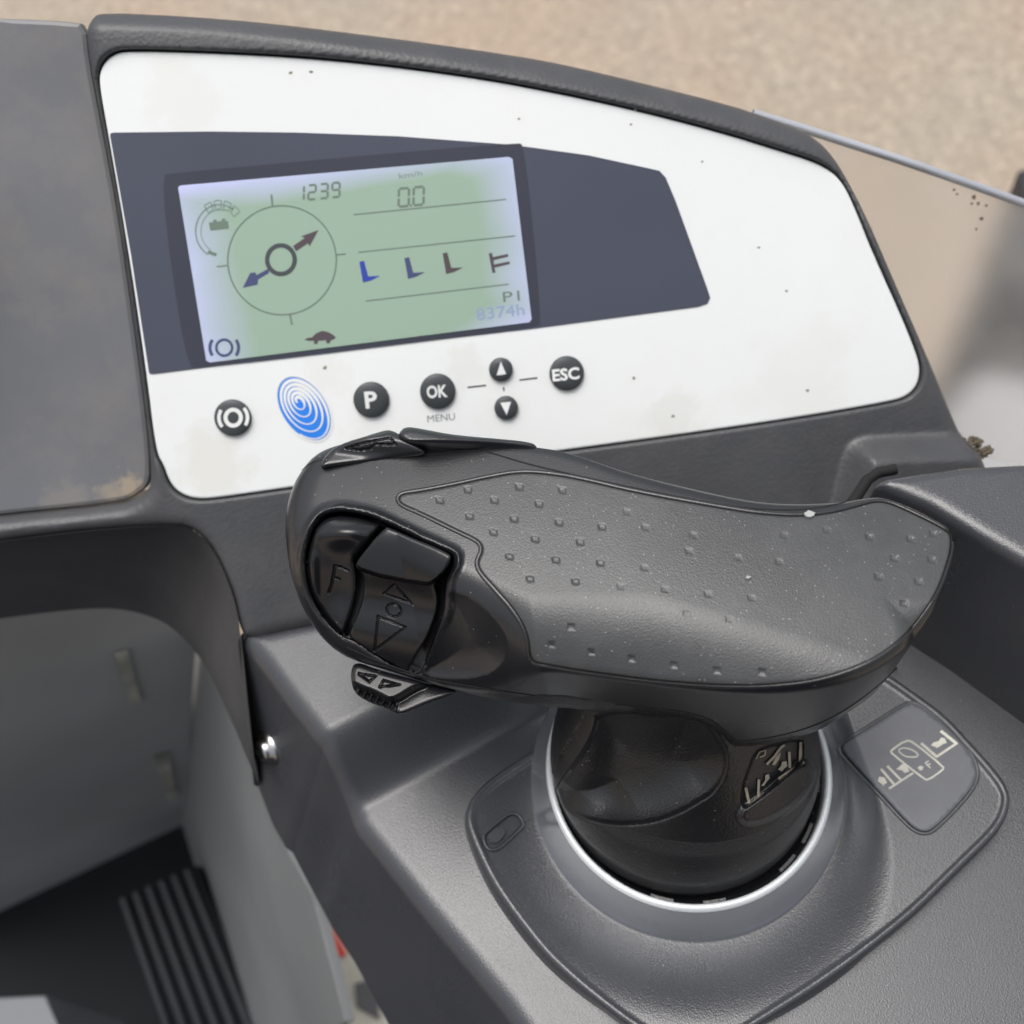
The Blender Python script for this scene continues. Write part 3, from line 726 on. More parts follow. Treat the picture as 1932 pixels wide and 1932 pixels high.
# screw in the left wall
sp = march([(508, 1411)], f_con)[0]; sn = grad(f_con, sp[None], .0006)[0]; sn /= np.linalg.norm(sn)
tg = np.cross(sn, [0, 0, 1.0]); tg /= np.linalg.norm(tg); tb = np.cross(sn, tg); V = []; F = []
pr = [(.0046, -.0005), (.0046, .0006), (.0032, .0010), (.0030, .0022), (.0022, .0030), (.0012, .0031), (.0010, .0018), (.00001, .0018)]
for k, (r, z) in enumerate(pr):
    for i in range(24): a = i * math.pi / 12; V.append(sp + sn * z + r * (tg * math.cos(a) + tb * math.sin(a)))
for k in range(len(pr) - 1):
    for i in range(24): j = (i + 1) % 24; F.append((k * 24 + i, k * 24 + j, (k + 1) * 24 + j, (k + 1) * 24 + i))
link('screw', pymesh('screw', V, F, True), M['steel'], con)

# ================================================================== LEVER
lev = thing('control_lever', 'black palm grip control lever with dotted rubber pad and thumb buttons', 'control lever', (0, 0, .01))
def c5(pts): return [(483 + .3125 * x, 755 + .3125 * y) for x, y in pts]
GZ0 = .088
NQ = np.array([-.45, -.893])
def g_top(x, y):
    q = x * NQ[0] + y * NQ[1]
    z1 = GZ0 - 2.2 * (q + .012) ** 2 - .9 * (x + .005) ** 2
    q0 = np.interp(x, [-.067, -.052, -.043, -.030, -.008, .012, .05], [.0005, -.001, .0022, .0072, .0060, .0062, .007])
    z2 = GZ0 - 1.30 * (q - q0)
    k = np.interp(x, [-.045, -.030, -.010], [.004, .006, .011])
    h = np.maximum(k - np.abs(z1 - z2), 0) / k
    return np.minimum(z1, z2) - h * h * k * .25
def f_topo(P): return (P[:, 2] - g_top(P[:, 0], P[:, 1])) * .75
T_IN = [(514, 1000), (512, 960), (520, 915), (540, 868), (580, 832), (645, 817), (740, 812), (860, 816), (1000, 828), (1060, 836), (1130, 858), (1200, 883), (1350, 919), (1430, 934), (1500, 938), (1580, 935), (1640, 929), (1668, 931),
        (1728, 953), (1785, 985), (1799, 1000), (1804, 1020), (1800, 1055), (1783, 1115), (1748, 1180), (1690, 1240), (1620, 1276), (1560, 1292), (1480, 1302), (1400, 1303), (1250, 1292), (1100, 1272), (1040, 1262),
        (930, 1282), (850, 1287), (790, 1277), (700, 1250), (640, 1232), (585, 1190), (544, 1125), (522, 1060)]
tw = march(resample(chaikin(T_IN, 2), 8, True), f_topo)
F_T = Field(tw[:, :2], .0004, .03)
E_IN = [(531, 1000), (530, 960), (532, 930), (538, 900), (545, 860), (560, 780), (760, 740), (1060, 760), (1500, 850), (1700, 850), (1850, 960), (1850, 1040), (1796, 1085), (1778, 1142), (1745, 1205), (1700, 1262), (1650, 1310), (1600, 1345), (1560, 1370), (1520, 1388), (1450, 1404),
        (1392, 1410), (1378, 1405), (1362, 1385), (1330, 1364), (1290, 1354), (1240, 1349), (1100, 1338), (1000, 1324), (850, 1301), (790, 1283), (730, 1264), (680, 1250), (645, 1236), (607, 1205), (570, 1150), (545, 1085), (536, 1040)]
F_E = Field(chaikin(E_IN, 2), 2, 80)
CAV = c5([(400, 700), (480, 675), (560, 676), (700, 706), (780, 742), (900, 800), (1000, 850), (1100, 892), (1180, 930), (1196, 950), (1192, 990), (1155, 1070), (1146, 1150), (1136, 1290), (1085, 1430), (1005, 1640), (960, 1662), (900, 1650), (800, 1588), (700, 1526), (600, 1456), (520, 1428), (420, 1335), (340, 1205), (303, 1080), (296, 950), (318, 850), (350, 766)])
F_cav = Field(chaikin(CAV, 1), 1, 60)
SCP = c5([(1150, 1150), (1280, 1185), (1400, 1275), (1490, 1390), (1522, 1500), (1470, 1610), (1340, 1665), (1180, 1672), (1010, 1650), (1050, 1540), (1110, 1400), (1150, 1280)])
F_scp = Field(chaikin(SCP, 2), 1, 60)
PAD = [(754, 936), (764, 932), (795, 928), (858, 916), (920, 902), (983, 891), (1045, 896), (1100, 906), (1200, 930), (1350, 957), (1430, 970), (1509, 975), (1572, 968), (1634, 951), (1650, 947), (1672, 948), (1697, 957), (1760, 987), (1784, 1001), (1793, 1010),
       (1794, 1030), (1789, 1056), (1768, 1117), (1728, 1176), (1684, 1220), (1634, 1251), (1572, 1274), (1509, 1288), (1400, 1295), (1250, 1286), (1100, 1266), (1018, 1252), (1006, 1248), (1000, 1236), (999, 1211), (989, 1180), (967, 1146), (936, 1111), (908, 1079), (902, 1064), (905, 1052), (911, 1042), (910, 1027), (899, 1016), (858, 997), (795, 966), (761, 952), (753, 944)]
PADs = chaikin(PAD, 2)
F_pad = Field(PADs, 1, 60)
def f_body0(P):
    x, y, z = P[:, 0], P[:, 1], P[:, 2]
    t = f_topo(P)
    dep = np.maximum(g_top(x, y) - z, 0)
    q = x * NQ[0] + y * NQ[1]
    tf = F_T(P[:, :2]) + .10 * dep * sstep(-.048, -.032, x) * (1 - .9 * sstep(-.016, .002, x)) + .04 * dep
    lipf = sstep(-.014, -.004, q) * np.clip((x + .036) / .006, 0, 1)
    lipf = np.maximum(lipf, np.clip((x - .030) / .008, 0, 1))
    bk = sstep(-.012, -.024, q)
    kb = (.009 - .0055 * bk) * (1 - lipf) + .0018 * lipf
    f1 = smax(t, tf, kb)
    uv, d = proj(P)
    e = F_E(uv) * d / FPX
    f = smax(f1, e, .0012)
    return smax(f, .042 - z, .003), uv, d, (t, tf)
def f_body(P):
    f, uv, d, (t1, tf1) = f_body0(P)
    c = F_cav(uv)
    up = np.clip((1190 - uv[:, 1]) / 60, 0, 1)
    f = f - .0009 * np.exp(-((c - 9) / 6.0) ** 2) * up
    s = F_scp(uv); f = f + .0022 * (1 - (1 - np.clip((3 - s) / 60, 0, 1)) ** 2)
    f = smax(f, -np.maximum(smax(c * d / FPX, -(t1 + .0060), .0005), np.maximum(F_E(uv) * d / FPX + .0007, tf1 + .0010)), .0004)
    p = F_pad(uv)                                   # groove around the rubber pad
    return f
blo = tw.min(0); bhi = tw.max(0)
link('grip_housing', surfnet('grip_housing', f_body, (blo[0] - .004, blo[1] - .008, .041), (bhi[0] + .004, bhi[1] + .008, GZ0 + .003), .0006), M['grip'], lev)

# palm pad: rubber skin set just proud of the housing, with small square dimples
DIM = [(830, 944), (883, 924), (980, 919), (1061, 925), (933, 944), (1017, 951), (886, 974), (970, 979), (1055, 986), (931, 1004), (1010, 1017), (961, 1050), (1049, 1056), (1000, 1092), (1136, 994), (1095, 1023), (1133, 1062), (1216, 1071),
       (1086, 1097), (1171, 1106), (1255, 1112), (1336, 1121), (1418, 1128), (1296, 1158), (1376, 1168), (1078, 1183), (1041, 1216), (1116, 1230), (1192, 1243), (1272, 1255), (1353, 1265), (1438, 1268), (1761, 1007), (1718, 1017), (1641, 1013),
       (1758, 1056), (1688, 1053), (1733, 1097), (1658, 1088), (1706, 1138), (1183, 966), (1218, 995), (1308, 1010), (1300, 1040), (1392, 1052), (1470, 1060), (1560, 1000), (1480, 1010)]
DIM = np.array(DIM, float)
DAX = np.array([math.cos(.18), math.sin(.18)]); DAY = np.array([-math.sin(.05), math.cos(.05)])
def dimple(uv):
    out = np.zeros(len(uv))
    for (cx, cy) in DIM:
        dx = uv[:, 0] - cx; dy = uv[:, 1] - cy
        mk = (np.abs(dx) < 30) & (np.abs(dy) < 30)
        if not mk.any(): continue
        a = np.abs(dx[mk] - dy[mk] * .1); b = np.abs(dy[mk] - dx[mk] * .12)
        worn = 1.0 if (cx < 1150 or cy > 1200 or cx > 1640) else .35
        o = np.maximum(a - 6.2, b - 4.8)
        out[mk] = np.maximum(out[mk], worn * (sstep(1.8, -1.4, o)) - .35 * worn * np.exp(-((o - 4) / 2.0) ** 2))
    return out
def f_padsurf(P):
    return f_body0(P)[0] - .00025
pg = []
px0, py0, px1, py1 = PADs[:, 0].min(), PADs[:, 1].min(), PADs[:, 0].max(), PADs[:, 1].max()
fb0_ = lambda P: f_body0(P)[0]
ringpx = resample(PADs, 3.5, True)
padp = patch('palm_pad', ringpx, f_padsurf, M['rubber'], lev, 2.2, lambda uv: -.00026 * dimple(uv))
padp['label'] = 'dusty grey rubber palm pad with small square dimples'

# lip bead round the pad and parting lines
def seam(name, px, f, r, mat, lift=0.0, step=5, ch=2):
    p = resample(chaikin(px, ch, False), step); W = march(p, f); nn = grad(f, W, .0005); nn /= np.linalg.norm(nn, axis=1)[:, None]
    Vt, Ft = tube(W + nn * lift, r, nn, 8, .6); return link(name, pymesh(name, Vt, Ft, True), mat, lev)
fb0 = lambda P: f_body0(P)[0]
def bead(name, px, f, r, mat, lift):
    W = march(px, f); nn = grad(f, W, .0005); nn /= np.linalg.norm(nn, axis=1)[:, None]
    Vt, Ft = tube(W + nn * lift, r, nn, 8, .55, True); return link(name, pymesh(name, Vt, Ft, True), mat, lev)
bead('pad_border', resample(inset(PADs, -3.5), 4, True), fb0_, .00042, M['grip'], .00002)
bead('pad_groove', resample(inset(PADs, -.6), 4, True), fb0_, .00016, M['seam'], .00006)
seam('parting_line', [(548, 930), (556, 905), (575, 880), (600, 867), (640, 866), (700, 868), (760, 862), (870, 850), (900, 849), (925, 854), (1000, 877), (1087, 897), (1200, 922), (1350, 951), (1430, 961), (1500, 963), (1560, 956), (1625, 940), (1643, 934)], fb0, .00022, M['seam'], -.00004)
seam('parting_line', [(655, 1222), (700, 1243), (790, 1276), (850, 1290), (1000, 1311), (1100, 1323), (1240, 1336), (1300, 1343), (1345, 1358), (1372, 1385), (1388, 1399), (1450, 1393), (1530, 1373), (1600, 1338), (1680, 1275), (1740, 1205)], fb0, .00028, M['seam'], -.00004)

# buttons in the thumb recess
def px_solid(name, poly, base, raise_fn, depth, k, mat, parent, h=.0003, ch=1, lo=None, hi=None, smoothk=.0006):
    Fp = Field(chaikin(poly, ch) if ch else np.array(poly, float), .7, 40)
    W = march(np.array(poly, float), base)
    def f(P):
        b = base(P); uv, d = proj(P)
        s = b - raise_fn(uv)
        s = smax(s, Fp(uv) * d / FPX, k)
        return smax(s, -(b + depth), .0003)
    l = W.min(0) - .007 if lo is None else lo; u = W.max(0) + .007 if hi is None else hi
    return link(name, surfnet(name, f, l, u, h), mat, parent)
FB = c5([(412, 722), (480, 700), (560, 703), (640, 718), (742, 748), (752, 760), (690, 838), (625, 915), (588, 955), (594, 1010), (604, 1070), (600, 1170), (568, 1300), (528, 1412), (512, 1405), (425, 1320), (350, 1200), (318, 1080), (312, 950), (335, 850), (365, 775)])
RB = c5([(604, 985), (645, 925), (705, 850), (782, 768), (800, 768), (950, 835), (1090, 890), (1170, 930), (1180, 950), (1160, 1000), (1110, 1070), (1075, 1105), (1100, 1200), (1088, 1290), (1035, 1430), (960, 1560), (915, 1636), (895, 1634), (800, 1585), (700, 1528), (620, 1478), (552, 1430), (600, 1325), (640, 1210), (655, 1100), (640, 1048), (604, 1015)])
def strokes(ls, w, res=.5):
    Fs = [Field(np.array(c5(l)), res, 12, True) for l in ls]
    def g(uv):
        d = np.full(len(uv), 99.0)
        for F_ in Fs: d = np.minimum(d, F_(uv))
        return sstep(w, w * .35, d)
    return g
gF = strokes([[(432, 955), (440, 1010), (435, 1080), (420, 1145)], [(420, 1145), (450, 1155), (470, 1075), (505, 1075)], [(470, 1075), (480, 1010), (560, 1030), (562, 1010)], [(432, 955), (470, 1000)]][0:0] +
             [[(478, 1000), (470, 1060), (458, 1120), (442, 1160)], [(478, 1000), (520, 1010), (562, 1030)], [(470, 1072), (505, 1080)]], 3.2)
gR = strokes([[(775, 1168), (842, 1114), (938, 1224), (775, 1168)],
              [tuple(p) for p in ell(835, 1268, 44, 38, 20, 0, 360, 20)],
              [(738, 1305), (718, 1512), (905, 1370), (738, 1305)]], 2.6)
ledge = Field(np.array(c5([(560, 600), (605, 1000), (640, 1022), (750, 1058), (900, 1088), (1040, 1108), (1062, 1100), (1200, 1000), (1300, 800), (900, 500)])), .7, 40)
def rF(uv):
    u, v = (uv[:, 0] - 483) / .3125, (uv[:, 1] - 755) / .3125
    bump = .0026 * np.exp(-((u - 520) / 190) ** 2 - ((v - 800) / 95) ** 2)
    dish = -.0022 * np.exp(-((u - 520) / 150) ** 2 - ((v - 1150) / 190) ** 2)
    rim = .0006 * sstep(860, 980, v) * sstep(400, 330, u)
    return bump + dish + rim - .0002 - .00045 * gF(uv)
def rR(uv):
    u, v = (uv[:, 0] - 483) / .3125, (uv[:, 1] - 755) / .3125
    l = ledge(uv)
    up = .0032 * sstep(3.5, -3.5, l)
    ax = (v - 1300) * .9 + (u - 850) * -.3
    dish = -.0026 * np.exp(-((v - 1210 + (u - 850) * -.15) / 150) ** 2)
    return up + dish * (1 - sstep(3, -3, l)) - .0004 - .00040 * gR(uv)
px_solid('function_button', FB, fb0, rF, .005, .0012, M['button'], lev, .00026)['label'] = 'round edged button engraved with the letter F'
px_solid('rocker_switch', RB, fb0, rR, .005, .0007, M['button'], lev, .00026)['label'] = 'rocker switch engraved with up arrow, ring and down arrow'

# raised switches on the far top edge of the head
TB = [(602, 884), (612, 860), (640, 838), (700, 820), (722, 813), (736, 811), (752, 818), (805, 850), (800, 860), (740, 866), (690, 872), (625, 880)]
TC = [(750, 824), (757, 811), (768, 805), (790, 808), (850, 820), (930, 827), (995, 833), (1015, 841), (1010, 858), (900, 854), (820, 854), (795, 848)]
tb0 = f_topo
def wedge(name, poly, zup, mat, lab, gfun=None, lo_z=.070):
    Fp = Field(chaikin(poly, 2), .7, 60); Pw = march(np.array(poly, float), tb0)
    def f(P):
        uv, d = proj(P); t = P[:, 2] - (GZ0 - .0005 + zup(uv)) + (0 if gfun is None else .0004 * gfun(uv))
        return smax(smax(t * .8, Fp(uv) * d / FPX, .0012), lo_z - P[:, 2], .001)
    o = link(name, surfnet(name, f, Pw.min(0) - [.004, .010, .008], Pw.max(0) + [.004, .004, .008], .0003), mat, lev); o['label'] = lab; return o
Fg = Field(np.array([(653, 846), (690, 835), (736, 826), (748, 839), (708, 838), (700, 846), (680, 849), (653, 846)], float), .5, 12, True)
wedge('top_button', TB, lambda uv: -.0012 + .0034 * sstep(872, 826, uv[:, 1] - (uv[:, 0] - 740) * .12), M['grip'], 'low wedge button on the lever head with an engraved arrow', lambda uv: sstep(2.6, 1.0, Fg(uv)))
wedge('top_rocker', TC, lambda uv: (.0030 * sstep(1020, 780, uv[:, 0]) + .0022) * sstep(856, 828, uv[:, 1]) - .0012, M['grip'], 'raised rocker on the far edge of the lever head')

# thumb slider under the head
TS = c5([(585, 1600), (610, 1588), (640, 1590), (720, 1622), (850, 1660), (950, 1685), (1020, 1712), (1100, 1720), (1230, 1755), (1160, 1790), (1040, 1830), (960, 1865), (890, 1895), (850, 1892), (790, 1860), (700, 1832), (640, 1800), (600, 1770), (578, 1720), (572, 1650)])
F_ts = Field(chaikin(TS, 1), .7, 40)
TSf = Field(chaikin(c5([(560, 1560), (980, 1600), (1040, 1705), (960, 1735), (850, 1805), (800, 1812), (760, 1790), (700, 1760), (640, 1740), (560, 1700)]), 1), .7, 40)
gS = strokes([[(622, 1650), (688, 1700), (722, 1664), (622, 1650)], [(748, 1730), (772, 1690), (868, 1718), (748, 1730)]], 2.4)
ZS = .0605
def f_ts(P):
    uv, d = proj(P); u, v = (uv[:, 0] - 483) / .3125, (uv[:, 1] - 755) / .3125
    inner = TSf(uv)
    top = P[:, 2] - (ZS + .0 - .0035 * sstep(-8, 10, inner) - .0006 * gS(uv))
    # ribs on the lower left flank
    rib = .0006 * np.sin((u * .75 + v * .35) / 34 * 2 * math.pi) * sstep(2, 8, inner) * sstep(870, 820, u)
    f = smax(top * .8 + rib, F_ts(uv) * d / FPX, .0010)
    return smax(f, (ZS - .014) - P[:, 2], .001)
tsl = hitz(TS, ZS)
link('thumb_slider', surfnet('thumb_slider', f_ts, tsl.min(0) - [.004, .006, .016], tsl.max(0) + [.006, .010, .003], .0003), M['button'], lev)['label'] = 'ribbed thumb slider with engraved arrows under the head'

# neck and foot
def r_neck(z):
    return np.interp(z, [0, .006, .010, .016, .022, .028, .034, .040, .046, .052, .070], [.0285, .0298, .0304, .0305, .0297, .0278, .0249, .0218, .0186, .0162, .0145])
HU = [(800, 1270), (830, 1302), (880, 1322), (950, 1340), (1050, 1354), (1130, 1358), (1200, 1352), (1260, 1335), (1260, 1200), (900, 1200)]
F_hu = Field(chaikin(HU, 2), 2, 80)
ncx, ncy = -.0006, .0018
SCs = march([(1195, 1475)], lambda P: np.hypot(P[:, 0] - ncx, P[:, 1] - ncy) - r_neck(P[:, 2]))[0]
sd_ = np.array([SCs[0] - ncx, SCs[1] - ncy, 0]); sd_ /= np.linalg.norm(sd_)
SC_C = SCs + sd_ * .0245 + np.array([0, 0, .009])
SHF = [(1395, 1545), (1400, 1528), (1425, 1512), (1470, 1478), (1515, 1437), (1530, 1446), (1537, 1470), (1505, 1515), (1455, 1545), (1415, 1556)]
F_sh = Field(chaikin(SHF, 2), 1, 40)
PLT = cr([(425, 410), (470, 380), (600, 345), (685, 336), (694, 360), (690, 455), (560, 565), (372, 720), (345, 690), (350, 620), (380, 520)])
F_pl = Field(chaikin(PLT, 1), 1, 40)
ZT = np.linspace(0, .07, 701)
RT = np.interp(ZT, [0, .006, .011, .015, .019, .023, .028, .034, .040, .046, .052, .060, .070], [.0290, .0300, .0303, .0294, .0275, .0254, .0236, .0222, .0205, .0185, .0162, .0150, .0145])
kk = np.exp(-(np.arange(-20, 21) / 7.0) ** 2); RT = np.convolve(np.pad(RT, 20, mode='edge'), kk / kk.sum(), 'valid')
DISH = [(1122, 1340), (1118, 1372), (1105, 1405), (1082, 1440), (1060, 1468), (1048, 1492), (1062, 1520), (1095, 1546), (1161, 1560), (1232, 1555), (1284, 1536), (1325, 1512), (1345, 1500), (1366, 1472), (1374, 1440), (1370, 1411), (1351, 1380), (1325, 1350), (1300, 1330)]
F_dish = Field(chaikin(DISH, 2), 1, 60)
def f_neck(P):
    tt = np.clip((P[:, 2] - .028) / .03, 0, 1); x, y, z = P[:, 0] - ncx - .001 * tt, P[:, 1] - ncy - .010 * tt, P[:, 2]
    r = np.hypot(x, y); fac = np.exp(-((np.arctan2(y, x) + 1.85) / .95) ** 2)
    rfr = np.interp(z, ZT, RT)
    f = (r - (r_neck(z) * (1 - fac) + rfr * fac)) * .80
    f = smax(f, .0065 - z, .0015)
    uv, d = proj(P)
    hull = smax(smax(F_hu(uv) * d / FPX, np.abs(z - .0570) - .006, .004), F_T(P[:, :2]) + .003, .003)
    sdh = F_dish(uv); f = f + .0062 * (.3 + .7 * sstep(1060, 1170, uv[:, 0])) * sstep(4, -10, sdh) * (1 - (1 - np.clip((6 - sdh) / 110, 0, 1)) ** 2) * (z < .062)
    f = smin(f, hull, .003)
    f = f - .0012 * sstep(10, -8, F_sh(uv)) * (z < .05) + .0010 * sstep(3.5, -3.5, F_pl(uv)) * (z < .05)
    return smax(f, z - .072, .001)
link('lever_neck', surfnet('lever_neck', f_neck, (-.068, -.036, .005), (.036, .036, .073), .0005), M['neck'], lev)['label'] = 'scooped black neck flaring to the round foot of the lever'
seam('neck_seam', [(1124, 1352), (1118, 1378), (1105, 1405), (1082, 1440), (1060, 1468), (1048, 1490)], f_neck, .00018, M['seam'], .0)
# worn symbol plate on the neck
def neckflat(fn, name, mat, lift):
    P0 = march(np.array(PLT), f_neck); c = P0.mean(0); n_ = np.linalg.svd(P0 - c)[2][2]; n_ = n_ * np.sign(n_ @ (CAM - c))
    old = globals()['ppx']; globals()['ppx'] = lambda px, h=0.0: march(np.asarray(px, float), f_neck) + n_ * lift
    fl = Flat(0); fn(fl); globals()['ppx'] = old; return fl.make(name, mat, lev)
def nsym(fl):
    L = lambda a, w: fl.line(resample(cr(a), 4), w)
    L([(545, 552), (690, 455)], 5.0); L([(610, 490), (606, 400)], 5.0); L([(668, 455), (672, 345)], 5.6); L([(378, 700), (512, 598)], 5.0); L([(432, 650), (436, 555)], 4.8); L([(382, 690), (362, 600)], 5.2)
    fl.poly(cr([(542, 498), (560, 480), (565, 455), (590, 452), (596, 480), (580, 492), (565, 510)])); fl.poly(cr([(448, 590), (470, 562), (472, 530), (492, 525), (496, 548), (480, 565), (465, 590)]))
    L([(480, 470), (520, 430), (560, 375), (580, 362)], 4.4); L([(420, 440), (440, 400), (475, 390), (470, 420), (440, 430)], 2.2); fl.poly(cr([(510, 470), (530, 430), (560, 400), (550, 440), (525, 475)]))
sy = neckflat(nsym, 'neck_symbols', plastic('worn_beige_print', (.36, .32, .25), .6, dust=.55, dustcol=(.05, .05, .05), mottle=.3, mscale=120), .00035)
sy['label'] = 'scuffed beige mast symbols on the neck'
# small flecks of grit on the grip
random.seed(7)
for cx, cy, r in ((1526, 972, 13), (1411, 1091, 6)):
    ang = np.linspace(0, 2 * math.pi, 12)[:-1]; pts = [(cx + r * random.uniform(.6, 1.1) * math.cos(a), cy + .55 * r * random.uniform(.6, 1.1) * math.sin(a)) for a in ang]
    W = march(pts, f_padsurf); o = link('grit_fleck', prism('grit_fleck', W + [0, 0, .0005], (0, 0, 1), .0006, .0001), plastic('grit', (.36, .37, .36), .9), lev)

# ================================================================== COVER SHEET left of the display
CV = [(-90, 30), (60, 35), (120, 38), (162, 44), (170, 120), (190, 225), (223, 400), (248, 575), (278, 800), (284, 890), (279, 916), (258, 934), (230, 948), (0, 972), (-90, 983)]
cov = link('cover_panel', prism('cover_panel', ppx(chaikin(CV, 1), -.0015), PN, .003, .0012), plastic('grey_cover_sheet', (.135, .14, .152), .42, dust=.3, dustcol=(.26, .22, .17), mottle=.25, mscale=12, spots=((ppx([(245, 922)], 0)[0], .009, (.42, .33, .22), .6), (ppx([(205, 935)], 0)[0], .008, (.36, .30, .22), .5), (ppx([(120, 955)], 0)[0], .012, (.30, .27, .22), .3))))
tag(cov, 'dull grey cover sheet left of the display, dirty along its lower edge', 'cover panel')

# ================================================================== SIDE ARM BLOCK on the right
AZ = .055
top = hitz([(1648, 906), (1668, 897), (1740, 885), (1822, 874), (2300, 850), (2700, 1100), (2300, 1300), (1932, 1058), (1853, 1012), (1759, 954)], AZ)
F_arm = Field(top[:, :2], .001, .04)
def f_arm(P):
    o = F_arm(P[:, :2] + 0)
    sl = o - .02 * np.maximum(AZ - P[:, 2], 0)
    return smax(smax(P[:, 2] - AZ, sl, .0035), -(P[:, 2] + .02), .002)
lo = top.min(0) - .03
arm = link('side_armrest', surfnet('side_armrest', f_arm, (lo[0], lo[1], -.021), (lo[0] + .14, top[:, 1].max() + .01, AZ + .004), .0013), M['console'])
tag(arm, 'black moulded side armrest rising beside the lever console', 'armrest')

ga = hitz([(1600, 960), (1618, 934), (1636, 906), (1656, 892), (1690, 885)], .050)
Vt, Ft = tube(ga, .0013); link('armrest_gap', pymesh('armrest_gap', Vt, Ft, True), M['seam'], arm)

# ================================================================== CLEAR SHIELD behind the frame, and the scene seen through it
def glassmat():
    m, nt, b = newmat('scuffed_clear_plastic'); L = nt.links.new
    b.inputs['Base Color'].default_value = (.9, .88, .85, 1); b.inputs['Roughness'].default_value = .25
    out = nt.nodes['Material Output']
    tr = N(nt, 'ShaderNodeBsdfRefraction'); tr.inputs[0].default_value = (.95, .94, .93, 1); tr.inputs['Roughness'].default_value = .20; tr.inputs['IOR'].default_value = 1.35
    mx = N(nt, 'ShaderNodeMixShader')
    tc = N(nt, 'ShaderNodeTexCoord'); n = N(nt, 'ShaderNodeTexNoise'); n.inputs['Scale'].default_value = 18; n.inputs['Detail'].default_value = 6; L(tc.outputs['Object'], n.inputs['Vector'])
    mr = N(nt, 'ShaderNodeMapRange'); mr.inputs[1].default_value = .35; mr.inputs[2].default_value = .7; mr.inputs[3].default_value = .05; mr.inputs[4].default_value = .24
    L(n.outputs['Fac'], mr.inputs[0]); L(mr.outputs[0], mx.inputs[0]); L(tr.outputs[0], mx.inputs[1]); L(b.outputs[0], mx.inputs[2]); L(mx.outputs[0], out.inputs['Surface'])
    return m
SH = [(1420, 214), (1500, 238), (1600, 270), (1700, 302), (1800, 337), (1932, 384), (2060, 432), (2060, 960), (1932, 886), (1832, 850), (1806, 815), (1740, 665), (1680, 540), (1600, 380), (1540, 300)]
shield = link('clear_shield', prism('clear_shield', ppx(SH, -.012), PN, .0025), glassmat())
tag(shield, 'scuffed clear plastic shield edge right of the dashboard hood', 'shield')
Vt, Ft = tube(ppx(resample(chaikin(SH[:7], 2, False), 15), -.013), .0011)
er = link('shield_edge', pymesh('shield_edge', Vt, Ft, True), plastic('shield_edge_grey', (.36, .38, .42), .35), shield)
rs = np.random.RandomState(11)
for x, y, r in ((1838, 372, 5), (1846, 384, 4), (1833, 384, 3), (1800, 358, 3), (1852, 412, 4), (1806, 366, 2.5), (1861, 388, 3), (1842, 432, 2.5)):
    P_ = ppx([(x + r * (.6 + .5 * rs.rand()) * math.cos(a), y + r * (.6 + .5 * rs.rand()) * math.sin(a)) for a in np.linspace(0, 6.28, 9)[:-1]], -.0118)
    link('dirt_fleck', prism('dirt_fleck', P_, PN, .0001), M['crumb'] if 'crumb' in M else M.setdefault('crumb', plastic('brown_crumb', (.12, .10, .075), .9, spec=.1)), shield)
# dark rounded thing beyond the shield
def blob(name, c, r, mat, noise=0.0, seed=1):
    rs = np.random.RandomState(seed); V = []; F = []; n, mm = 32, 20; ph = rs.rand(6) * 6
    for i in range(mm + 1):
        for j in range(n):
            a, b = math.pi * i / mm, 2 * math.pi * j / n
            k = 1 + noise * (math.sin(3 * b + ph[0]) * math.sin(2 * a + ph[1]) + .5 * math.sin(5 * b + ph[2]) * math.sin(4 * a + ph[3]))
            V.append((c[0] + r[0] * k * math.sin(a) * math.cos(b), c[1] + r[1] * k * math.sin(a) * math.sin(b), c[2] + r[2] * k * math.cos(a)))
    for i in range(mm):
        for j in range(n): F.append((i * n + j, (i + 1) * n + j, (i + 1) * n + (j + 1) % n, i * n + (j + 1) % n))
    return pymesh(name, V, F, True)
GZ = -1.15
M['tyre'] = plastic('dark_rubber', (.02, .022, .03), .5, mottle=.3)
# load wheel of the truck, seen through the shield
wc = hitz([(1985, 600)], -.50)[0]
prof = [(.02, -.04), (.06, -.045), (.075, -.035), (.085, -.015), (.085, .015), (.075, .035), (.06, .045), (.02, .04)]
V = []; F = []; n = 48
for i in range(n):
    a = 2 * math.pi * i / n
    for r, x in prof: V.append((wc[0] + x, wc[1] + r * math.cos(a), wc[2] + r * math.sin(a)))
for i in range(n):
    for k in range(len(prof)): F.append((i * 8 + k, ((i + 1) % n) * 8 + k, ((i + 1) % n) * 8 + (k + 1) % 8, i * 8 + (k + 1) % 8))
wh = link('wheel', pymesh('wheel', V, F, True), M['tyre']); tag(wh, 'dark blurred wheel seen through the clear shield at the right edge', 'wheel')
# pale guard plate of the truck body below the wheel
gp = hitz([(1770, 790), (1845, 700), (2100, 740), (2100, 1000), (1800, 900)], -.35)
g = link('guard_plate', prism('guard_plate', gp, (0, 0, 1), .006, .001), plastic('pale_guard_steel', (.30, .305, .31), .5, mottle=.2, mscale=6)); tag(g, 'pale guard plate seen blurred through the foot of the clear shield', 'guard plate')
pb = hitz([(1922, 320), (2000, 300), (2010, 420), (1932, 372)], -.30)
p_ = link('mast_post', prism('mast_post', pb, (0, 0, 1), .5, .003), M['tyre']); tag(p_, 'dark mast post just showing at the right edge above the shield', 'post')

